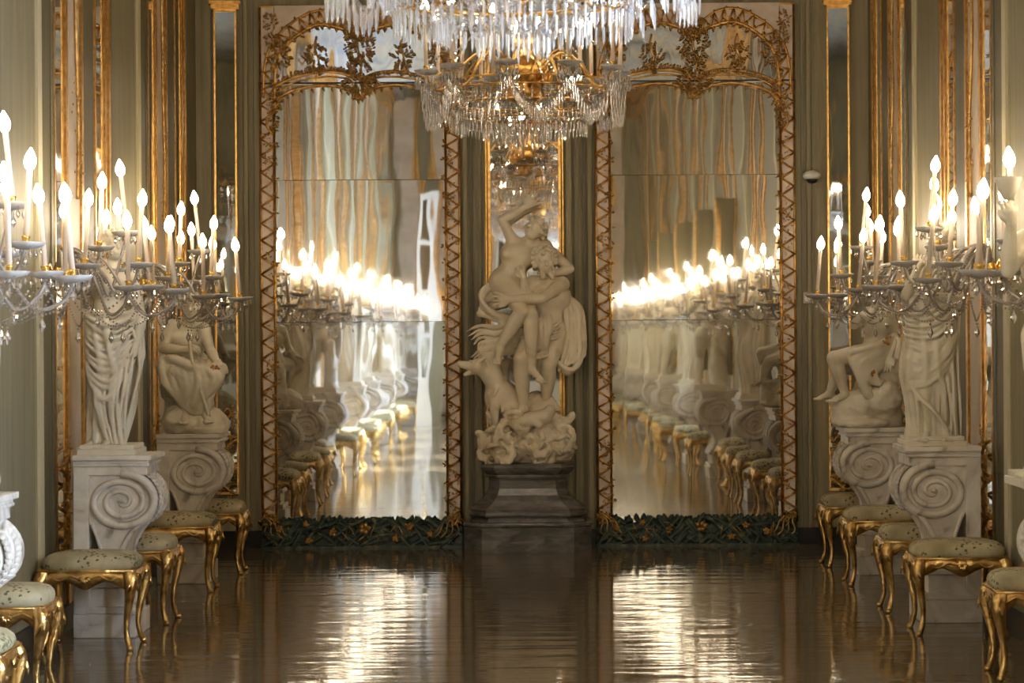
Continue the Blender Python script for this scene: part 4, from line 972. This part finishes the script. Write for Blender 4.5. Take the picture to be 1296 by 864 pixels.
def stool(w, d):
    """w across the hall, d along it"""
    t=empty('gilded_stool'); hx,hy=w/2,d/2; zs=.415
    # cushion: domed superellipse
    mb=MB(); n=40; prof=[(.93,0),(1.0,.012),(1.03,.035),(1.0,.058),(.90,.078),(.66,.092),(.3,.098),(.0,.10)]; vs=[]; fs=[]
    for q,z in prof[:-1]:
        for k in range(n):
            a=2*PI*k/n; c,s_=math.cos(a),math.sin(a); e=.55
            vs.append((hx*q*abs(c)**e*math.copysign(1,c),hy*q*abs(s_)**e*math.copysign(1,s_),zs+z))
    for i in range(len(prof)-2):
        for k in range(n): k2=(k+1)%n; fs.append((i*n+k,i*n+k2,(i+1)*n+k2,(i+1)*n+k))
    vs.append((0,0,zs+.10)); top=len(vs)-1; b=(len(prof)-2)*n
    for k in range(n): fs.append((b+k,b+(k+1)%n,top))
    fs.append(tuple(range(n-1,-1,-1))); mb.add(vs,fs,True); mb.build('cushion',M['brocade'],t)
    # apron: four scalloped rails and a beaded rim
    mb=MB()
    def rail(p0,p1,nrm):
        p0=Vector(p0); p1=Vector(p1); nrm=Vector(nrm); N_=24; vs=[]; fs=[]
        for i in range(N_+1):
            q=i/N_; p=p0.lerp(p1,q); drop=.045+.028*abs(math.cos(2*PI*q))+.022*math.exp(-((q-.5)/.10)**2)+.03*(abs(2*q-1))**4; bul=.012*math.sin(PI*q)
            for o_,z in ((.0,0),(.014+bul,0),(.018+bul,-drop*.5),(.010+bul,-drop),(-.008+bul,-drop),(-.008,0)): vs.append(tuple(p+nrm*o_+Vector((0,0,z))))
        for i in range(N_):
            for k in range(6): k2=(k+1)%6; fs.append((i*6+k,i*6+k2,(i+1)*6+k2,(i+1)*6+k))
        mb.add(vs,fs,True)
        c=p0.lerp(p1,.5)+nrm*.03; up=Vector((0,0,1)); tv=(p1-p0).normalized()
        for j in range(5):
            a=PI*(j+.5)/5+PI; mb.leaf(tuple(c+Vector((0,0,-.03))),tuple(tv*math.cos(a)+up*math.sin(a)),tuple(nrm),.04,.022,.3)
        for s_ in (-1,1):
            mb.tube(spline([tuple(c+tv*s_*.03+up*-.035),tuple(c+tv*s_*.08+up*-.02),tuple(c+tv*s_*.13+up*-.045),tuple(c+tv*s_*.17+up*-.03)],5),.006,6)
    ax,ay=hx-.02,hy-.02
    rail((-ax,-ay,zs),(ax,-ay,zs),(0,-1,0)); rail((ax,ay,zs),(-ax,ay,zs),(0,1,0)); rail((ax,-ay,zs),(ax,ay,zs),(1,0,0)); rail((-ax,ay,zs),(-ax,-ay,zs),(-1,0,0))
    mb.box((-ax,-ay,zs-.03),(ax,ay,zs+.01))
    mb.tube([(-ax-.02,-ay-.02,zs+.004),(ax+.02,-ay-.02,zs+.004),(ax+.02,ay+.02,zs+.004),(-ax-.02,ay+.02,zs+.004),(-ax-.02,-ay-.02,zs+.004)],.007,6)
    mb.build('apron',M['gold_stool'],t)
    for sx in (-1,1):
        for sy in (-1,1):
            mb=MB(); o_=Vector((sx,sy,0)).normalized(); c=Vector((sx*(hx-.03),sy*(hy-.03),0))
            P=[c+o_*.000+Vector((0,0,.415)),c+o_*.022+Vector((0,0,.38)),c+o_*.028+Vector((0,0,.34)),c+o_*.012+Vector((0,0,.26)),c+o_*-.010+Vector((0,0,.17)),c+o_*-.014+Vector((0,0,.09)),c+o_*.004+Vector((0,0,.035)),c+o_*.016+Vector((0,0,.014))]
            q=spline(P,5); rs=[.034,.038,.036,.024,.017,.014,.016,.013]; m=len(q)
            mb.tube(q,[float(np.interp(i/(m-1)*7,range(8),rs)) for i in range(m)],10)
            mb.lathe([(.010,0),(.018,.004),(.020,.014),(.012,.026)],10,tuple(c+o_*.018))
            for a in (-.5,0,.5): mb.leaf(tuple(c+o_*.045+Vector((0,0,.385))),(math.sin(a)*-o_.y,math.sin(a)*o_.x,-1),tuple(o_),.10,.03,.15)
            mb.build('leg',M['gold_stool'],t)
    return t

# ---------------------------------------------------------------- crystal: wall girandoles and ceiling chandeliers
def bead_run(mb, pts, r, step):
    q=spline(pts,8); acc=0.0; last=q[0]
    for p in q[1:]:
        acc+=(p-last).length; last=p
        if acc>=step: mb.gem(tuple(p),r,n=6); acc=0
def pendant(mb, c, s=1.0):
    x,y,z=c; mb.gem((x,y,z-.008*s),.007*s,n=6); mb.lathe_flat([(.002,-.018*s),(.013*s,-.045*s),(.014*s,-.055*s),(.001,-.078*s)][::1],7,(x,y,z))
def dish_mb(r,seed=0):
    mb=MB(); mb.lathe([(.012,-.004),(r*.5,.0),(r*.85,.010),(r*1.03,.026),(r*1.0,.030),(r*.8,.016),(r*.45,.008),(.012,.006)],32,(0,0,0),None,lambda a,i:1+.17*abs(math.sin(4*a+.3)) if 1<i<6 else 1); return mb
def candle_set(parent, p, L=.33, tilt=(0,0), r=.0125, dr=.072):
    """dish on the arm tip, with its candle (bulb as sub-part) and brass cup"""
    d=dish_mb(dr).build('drip_dish',M['dish'],parent); d.location=p; d.rotation_euler=(tilt[0]*.4,tilt[1]*.4,0)
    cu=MB().lathe([(.008,.004),(.017,.008),(.013,.02),(.016,.045),(.020,.055),(.012,.056)],12).build('brass_cup',M['brass'],parent); cu.location=p; cu.rotation_euler=(tilt[0],tilt[1],0)
    c=MB().lathe([(r,.05),(r,.05+L),(r*.7,.055+L)],12).build('candle',M['candle'],parent); c.location=p; c.rotation_euler=(tilt[0],tilt[1],0)
    b=MB().lathe([(r*.8,.05+L),(.020,.060+L),(.026,.080+L),(.024,.100+L),(.013,.124+L),(.003,.142+L)],10).build('bulb',M['bulb'],c)
def girandole():
    """x outwards from the wall, z=0 at eye height"""
    t=empty('crystal_wall_light'); rg=random.Random(9)
    mb=MB(); mb.lathe([(.0,-.0),(.06,.0),(.055,.02),(.02,.03)],20,(0,0,0),Matrix.Translation((0,0,.36))@Matrix.Rotation(PI/2,4,'Y')); mb.tube([(.0,0,.36),(.06,0,.37)],.014,8)
    mb.lathe([(.012,.26),(.03,.29),(.018,.33),(.04,.36),(.018,.40),(.012,.42)],16,(.06,0,0)); mb.build('wall_bracket',M['brass'],t)
    spec=[]
    for a,r,z in ((-72,.50,.30),(-38,.60,.25),(0,.655,.24),(40,.60,.27),(76,.47,.31),(-55,.40,.37),(-18,.50,.38),(46,.42,.36),(-32,.34,.47),(12,.40,.56)): spec.append((math.radians(a+rg.uniform(-4,4)),r*1.08,z))
    tips=[]
    for a,r,z in spec:
        c,s_=math.cos(a),math.sin(a); x0=.06
        P=[(x0,0,.37),(x0+.14*r*c,.14*r*s_,.47+.02*(z>.35)),(x0+.34*r*c,.34*r*s_,.44),(x0+.52*r*c,.52*r*s_,.26 if z<.35 else .34),(x0+.74*(r-x0)*c,.74*r*s_,.13 if z<.35 else .24),(x0+.93*(r-x0)*c,.93*r*s_,z-.08),(x0+(r-x0)*c,r*s_,z)]
        mb=MB(); mb.tube(spline(P,7),.0085,7); bead_run(mb,[(p[0],p[1],p[2]-.022) for p in P[1:]],.0065,.0135); mb.build('curved_arm',M['arm_glass'],t)
        tip=(P[-1][0],P[-1][1],z); tips.append(tip)
        candle_set(t,tip,.285,(rg.uniform(-.08,.08),rg.uniform(-.12,.12)))
    order=[0,1,2,3,4]
    for i in range(4):
        a,b=Vector(tips[order[i]]),Vector(tips[order[i+1]]); m_=(a+b)/2
        mb=MB(); bead_run(mb,[a,a.lerp(b,.25)-Vector((0,0,.09)),m_-Vector((0,0,.13)),a.lerp(b,.75)-Vector((0,0,.09)),b],.0072,.0145); pendant(mb,tuple(m_-Vector((0,0,.14)))); mb.build('bead_garland',M['clear_crystal'],t)
    for tp in tips:
        mb=MB()
        for j in range(6):
            q=2*PI*j/6; pendant(mb,(tp[0]+.066*math.cos(q),tp[1]+.066*math.sin(q),tp[2]+.012),.5+.2*(j%2))
        pendant(mb,(tp[0],tp[1],tp[2]-.01),.9); mb.build('crystal_drops',M['clear_crystal'],t)
    for a in (-60,-25,5,35,65):
        q=math.radians(a); c,s_=math.cos(q),math.sin(q)
        mb=MB(); bead_run(mb,[(.07,0,.33),(.20*c+.06,.20*s_,.16),(.36*c+.05,.36*s_,.07),(.50*c+.03,.5*s_,.10),(.58*c+.03,.56*s_,.20)],.0068,.014); pendant(mb,(.36*c+.05,.36*s_,.06),1.1); mb.build('bead_garland',M['clear_crystal'],t)
    return t
def chandelier():
    """origin at the underside of the lowest fringe; about 1.3 m wide"""
    t=empty('crystal_chandelier'); rg=random.Random(17)
    H_=ZV-2.9
    mb=MB(); mb.tube([(0,0,.25),(0,0,2.6)],.014,8); mb.lathe([(.02,.24),(.09,.27),(.13,.33),(.11,.37),(.14,.41),(.16,.46),(.10,.52),(.05,.56),(.08,.62),(.04,.72)],20); mb.lathe([(.02,.9),(.06,.93),(.09,.99),(.04,1.05),(.03,1.2),(.05,1.25),(.02,1.3)],16)
    for i in range(10): a=2*PI*i/10; mb.leaf((.12*math.cos(a),.12*math.sin(a),.34),(math.cos(a)*.4,math.sin(a)*.4,1),(math.cos(a),math.sin(a),0),.16,.06,.3)
    mb.build('gilded_stem',M['gold'],t)
    def ring(r,z,rt=.009): 
        mb=MB(); mb.tube([(r*math.cos(2*PI*k/36),r*math.sin(2*PI*k/36),z) for k in range(37)],rt,6); return mb.build('gilded_ring',M['gold'],t)
    ring(.43,.25); ring(.40,.175,.006); ring(.50,.335,.006); ring(.26,.16); ring(.20,1.22); ring(.58,.38,.006)
    def fringe(r,z,n,L,rr=.0062,beads=3):
        mb=MB()
        for k in range(n):
            a=2*PI*k/n; x,y=r*math.cos(a),r*math.sin(a)
            for j in range(beads): mb.gem((x,y,z-.008-.016*j),.007,n=6)
            mb.drop((x,y,z-.016*beads),rr,L*(1+.15*math.cos(a*6)),6)
        mb.build('crystal_fringe',M['crystal'],t)
    fringe(.43,.245,72,.075); fringe(.40,.17,66,.075); fringe(.26,.15,44,.075); fringe(.12,.10,22,.07); fringe(.50,.33,60,.05); fringe(.20,1.22,26,.10)
    mb=MB()
    for k in range(12):
        a=2*PI*k/12; bead_run(mb,[(.12*math.cos(a),.12*math.sin(a),.10),(.20*math.cos(a),.20*math.sin(a),.10),(.26*math.cos(a),.26*math.sin(a),.16)],.008,.017)
    mb.build('crystal_basket',M['crystal'],t)
    N_=10
    for k in range(N_):
        a=2*PI*(k+.25)/N_; c,s_=math.cos(a),math.sin(a); r=.62; z=.43
        P=[(.10*c,.10*s_,.46),(.24*c,.24*s_,.58),(.38*c,.38*s_,.50),(.48*c,.48*s_,.36),(.57*c,.57*s_,.34),(r*c,r*s_,z)]
        mb=MB(); mb.tube(spline(P,7),.009,7); bead_run(mb,[(p[0],p[1],p[2]-.02) for p in P[1:]],.008,.022); mb.build('curved_arm',M['gold_old'],t)
        candle_set(t,(r*c,r*s_,z),.34,(rg.uniform(-.03,.03),rg.uniform(-.03,.03)),.013,.066)
        if k%2==0: candle_set(t,(.40*math.cos(a+.3),.40*math.sin(a+.3),.36),.34,(0,0),.013,.06)
        # swag to the next arm with hanging prisms, and strings from the crown
        a2=2*PI*(k+1.25)/N_; A=Vector((r*c,r*s_,z-.01)); B=Vector((r*math.cos(a2),r*math.sin(a2),z-.01)); mid=(A+B)/2; mb=MB()
        Q=[A,A.lerp(B,.18)-Vector((0,0,.14)),mid-Vector((0,0,.23)),A.lerp(B,.82)-Vector((0,0,.14)),B]; bead_run(mb,Q,.010,.018)
        bead_run(mb,[(q.x*.96,q.y*.96,q.z+.02) for q in Q],.008,.018)
        q=spline(Q,10)
        for i in range(2,len(q)-1): mb.drop((q[i].x*(1+.03*(i%4-1)),q[i].y*(1+.03*(i%4-1)),q[i].z-.014),.0058,.06+.03*math.sin(PI*i/len(q)),6)
        mb.build('crystal_swag',M['crystal'],t)
        mb=MB(); bead_run(mb,[(.19*c,.19*s_,1.20),(.24*c,.24*s_,.95),(.36*c,.36*s_,.72),(.5*c,.5*s_,.60),(.60*c,.60*s_,.46)],.010,.02)
        bead_run(mb,[(.05*c,.05*s_,.66),(.2*c,.2*s_,.47),(.33*c,.33*s_,.33),(.43*c,.43*s_,.27)],.009,.019)
        mb.build('bead_string',M['crystal'],t)
        mb=MB(); q0=(r*c,r*s_)
        for j in range(8): b_=2*PI*j/8; pendant(mb,(q0[0]+.06*math.cos(b_),q0[1]+.06*math.sin(b_),z+.008),1.3)
        mb.gem((q0[0],q0[1],z-.03),.016,.02,8); mb.drop((q0[0],q0[1],z-.05),.011,.10,6); mb.build('crystal_drops',M['crystal'],t)
        mb=MB()
        mb.lathe_flat([(.002,0),(.014,-.03),(.016,-.045),(.001,-.075)],7,(.30*c,.30*s_,.36)); mb.build('drop_pendant',M['crystal'],t)
    return t
# ---------------------------------------------------------------- placing everything
def place(o, loc, rz, label, cat, group=None):
    o.location=loc; o.rotation_euler=(0,0,rz); o['label']=label; o['category']=cat
    if group: o['group']=group
    return o
used=set()
def inst(proto, *a):
    if proto.name in used: o=copy_tree(proto)
    else: used.add(proto.name); o=proto
    return place(o,*a)
# central pedestal
t=empty('marble_pedestal',(-.01,END-.31,0),0,'dark grey stepped marble pedestal under the central statue group','pedestal')
def octa(hw,hd,c): return [(-hw+c,-hd),(hw-c,-hd),(hw,-hd+c),(hw,hd),(-hw,hd),(-hw,-hd+c)]
def stack(secs,name):
    mb=MB(); vs=[]; fs=[]; n=6
    for hw,hd,z in secs: vs+=[(p[0],p[1],z) for p in octa(hw,hd,hw*.28)]
    for i in range(len(secs)-1):
        for k in range(n): k2=(k+1)%n; fs.append((i*n+k,i*n+k2,(i+1)*n+k2,(i+1)*n+k))
    fs.append(tuple(range(n-1,-1,-1))); fs.append(tuple((len(secs)-1)*n+k for k in range(n)))
    mb.add(vs,fs,False); return mb.build(name,M['dark_marble'],t)
stack([(.485,.30,0),(.485,.30,.185),(.475,.295,.19),(.495,.305,.197),(.495,.305,.213),(.48,.30,.222),(.45,.28,.228)],'base_block')
stack([(.43,.28,.228),(.42,.275,.245),(.41,.27,.262),(.44,.29,.268),(.452,.295,.282),(.44,.29,.300),(.435,.285,.304)],'lower_moulding')
stack([(.435,.285,.304),(.44,.285,.325),(.40,.27,.35),(.355,.25,.39),(.32,.235,.43),(.30,.225,.48),(.295,.22,.54),(.30,.222,.565)],'concave_neck')
stack([(.325,.24,.565),(.325,.24,.578),(.31,.235,.585),(.33,.245,.60),(.352,.255,.62),(.36,.26,.64),(.35,.255,.655),(.352,.255,.665)],'upper_moulding')
g=central_group(); place(g,(-.01,END-.31,.665),0,'pale marble statue group of entwined figures and a dog on the dark pedestal','statue'); g.name='statue_group'

PXL, PXR = -2.475, 2.59
ST=[16.05,13.22,9.75,6.9,3.9,0.9,-2.1,-5.6]     # statue positions along the hall
STR=[16.34,13.66,9.93]+ST[3:]
A_sm,A_dr,A_ro,A_sw,A_nu=statue_seated_man(),statue_draped(),statue_robed(),statue_seated_woman(),statue_nude(True)
ped=pedestal()
NM=['nearest the end wall','second from the end wall','third from the end wall','fourth from the end wall','fifth from the end wall','sixth from the end wall','seventh from the end wall','eighth from the end wall']
seqL=[(A_sm,'marble statue of a seated man with a staff, left wall nearest the end wall'),(A_dr,'marble statue of a bare-chested standing woman, cloth at her hips, second on the left wall'),(A_nu,'marble statue with raised cup at the left picture edge, third on the left wall'),(A_ro,'marble robed statue on the left wall, fourth from the end wall, seen reflected'),(A_dr,'marble half-draped statue on the left wall, fifth from the end wall, seen reflected'),(A_nu,'marble cup-raising statue on the left wall, sixth from the end wall, seen reflected'),(A_ro,'marble robed statue on the left wall, seventh from the end wall, seen reflected'),(A_dr,'marble half-draped statue on the left wall, farthest from the end wall, seen reflected')]
seqR=[(A_sw,'marble statue of a seated nude woman with draped legs, right wall nearest the end wall'),(A_ro,'marble statue of a fully robed standing woman, second on the right wall'),(A_nu,'white marble statue holding up a cup at the right picture edge'),(A_dr,'marble half-draped statue on the right wall, fourth from the end wall, seen reflected'),(A_nu,'marble cup-raising statue on the right wall, fifth from the end wall, seen reflected'),(A_ro,'marble robed statue on the right wall, sixth from the end wall, seen reflected'),(A_dr,'marble half-draped statue on the right wall, seventh from the end wall, seen reflected'),(A_ro,'marble robed statue on the right wall, farthest from the end wall, seen reflected')]
for k,y in enumerate(ST):
    yr=STR[k]; xo=-.065 if k==2 else 0
    inst(ped,(PXL+xo,y,0),0,'veined white marble scroll pedestal on the left wall, %s'%NM[k],'pedestal','scroll pedestals along the walls')
    inst(ped,(PXR,yr,0),PI,'veined white marble scroll pedestal on the right wall, %s'%NM[k],'pedestal','scroll pedestals along the walls')
dxL=[.215,.19,.22,.22,.22,.22,.22,.22]; dxR=[.30,.245,.335,.22,.22,.22,.22,.22]
for k,y in enumerate(ST):
    a,l=seqL[k]; inst(a,(PXL+dxL[k]-(.105 if k==2 else 0),y,1.0),0,l,'statue','statues along the left wall')
    a,l=seqR[k]; inst(a,(PXR-dxR[k],STR[k],1.0),0,l,'statue','statues along the right wall')
# stools: wide ones before the pedestals, small ones between
W_,N_s=stool(.50,.40),stool(.335,.40)
rs=random.Random(2)
for side in ('left','right'):
    sx=-1 if side=='left' else 1
    base=[(16.60,0),(15.45,1),(13.75,0),(12.65,1),(10.95,0),(9.30,1)] if side=='left' else [(16.85,0),(15.60,1),(14.10,0),(13.05,1),(11.35,0),(9.38,1)]
    seq=list(base)
    for q in ST[3:]: seq+=[(q+.62,0),(q-.52,1)]
    for i,(yy,wide) in enumerate(seq):
        lat=([-2.15,-2.28,-2.20,-2.30,-2.34,-2.24][i] if i<6 else -2.18) if side=='left' else ([2.26,2.34,2.28,2.38,2.41,2.33][i] if i<6 else 2.25)
        near=i<6
        lab='%s gilded stool with %s cushion, %s wall, %s'%('wide' if wide else 'small',('floral brocade' if near else 'pale brocade'),side,
            (['nearest the end wall','second from the end wall','third from the end wall','fourth from the end wall','fifth from the end wall','sixth from the end wall'][i] if near else 'number %s from end wall, reflected'%['seven','eight','nine','ten','eleven','twelve','thirteen','fourteen','fifteen','sixteen','seventeen','eighteen','nineteen','twenty'][i-6]))
        inst(W_ if wide else N_s,(lat,yy,0),rs.uniform(-.03,.03),lab,'stool','gilded stools along the %s wall'%side)
# wall lights
gir=girandole()
GY=[15.72,12.93,10.12,6.6,3.6,.6,-2.4,-5.3]
for k,y in enumerate(GY):
    inst(gir,(WL+.005,y,1.64),0,'crystal candle-bulb wall light, left wall, %s%s'%(NM[k],'' if k<3 else ', seen reflected'),'wall light','crystal wall lights')
    inst(gir,(WR-.005,y+(.3 if k<2 else 0),1.64),PI,'crystal candle-bulb wall light, right wall, %s%s'%(NM[k],'' if k<3 else ', seen reflected'),'wall light','crystal wall lights')
# chandeliers
ch=chandelier()
inst(ch,(0.0,15.0,2.855),0,'lit crystal chandelier nearest the end wall, hanging before the centre mirror','chandelier','crystal chandeliers')
for y,z,lab,s_ in ((9.1,2.73,'bluish crystal chandelier in front, cut off by the top of the picture',1.14),(3.2,2.9,'crystal chandelier behind the viewer, seen only reflected',1.0)):
    o=inst(ch,(0.0,y,z),.3,lab,'chandelier','crystal chandeliers'); o.scale=(s_,s_,s_)
# hanging rods reach the vault as separate top fittings
for y,z in ((15.0,2.855+2.6),(9.1,2.73+2.6*1.14),(3.2,5.5)):
    if z<ZV-.05:
        o=MB().tube([(0,y,z-.05),(0,y,ZV-.03)],.012,8).lathe([(.015,-.10),(.07,-.06),(.09,-.02),(.05,-.0)],16,(0,y,ZV-.03)).build('ceiling_rod',M['brass']); tag(o,'brass rod between vault and the chandelier at %s'%{15.0:'the far end',9.1:'the front',3.2:'the back'}[y],'rod')
# dome camera and small sensor box on the end wall
K=161.6
t=empty('security_camera',((1027-669)/K,END,1.64+(424-226)/K),0,'white dome security camera on the wall right of the right mirror','camera')
MB().tube([(0,0,0),(0,-.03,0)],.04,16).tube([(0,-.03,.0),(0,-.10,.01)],.014,10).box((-.02,-.115,0),(.02,-.085,.05)).build('bracket',M['plastic'],t)
MB().lathe([(.02,.045),(.045,.042),(.066,.025),(.072,.005),(.060,-.015),(.045,-.018)],24,(0,-.10,0)).build('housing',M['plastic'],t)
MB().lathe([(.046,-.015),(.044,-.032),(.030,-.048),(.006,-.055)],20,(0,-.10,0)).build('dome',M['smoked'],t)
t=empty('sensor_box',((1022-669)/K,END,1.64+(424-378)/K),0,'small beige sensor box on the wall right of the right mirror','sensor')
MB().box((-.035,-.045,-.045),(.035,0,.045)).build('case',M['cream'],t,.006); MB().box((-.022,-.049,-.02),(.022,-.044,.02)).build('lens',M['plastic'],t)
# gilded overdoor above the back doors
t=empty('gilded_overdoor',(0,BACK+.12,3.75),PI,'gilded carved overdoor above the back doors, seen reflected','ornament')
mb=MB(); rl=random.Random(8)
for s_ in (-1,1): mb.tube(spline([(s_*1.4,-.05,0),(s_*1.2,-.08,.5),(s_*.6,-.08,.9),(0,-.08,1.15)],8),.05,8)
mb.build('scroll_moulding',M['gold_old'],t)
mb=MB()
for c,sp,n in (((0,.6),(1.2,.5),150),((0,1.1),(.5,.3),50),((-1.2,.2),(.3,.3),30),((1.2,.2),(.3,.3),30)): foliage(mb,c,sp,n,.16,-.06)
mb.build('gilded_foliage',M['gold_old'],t)
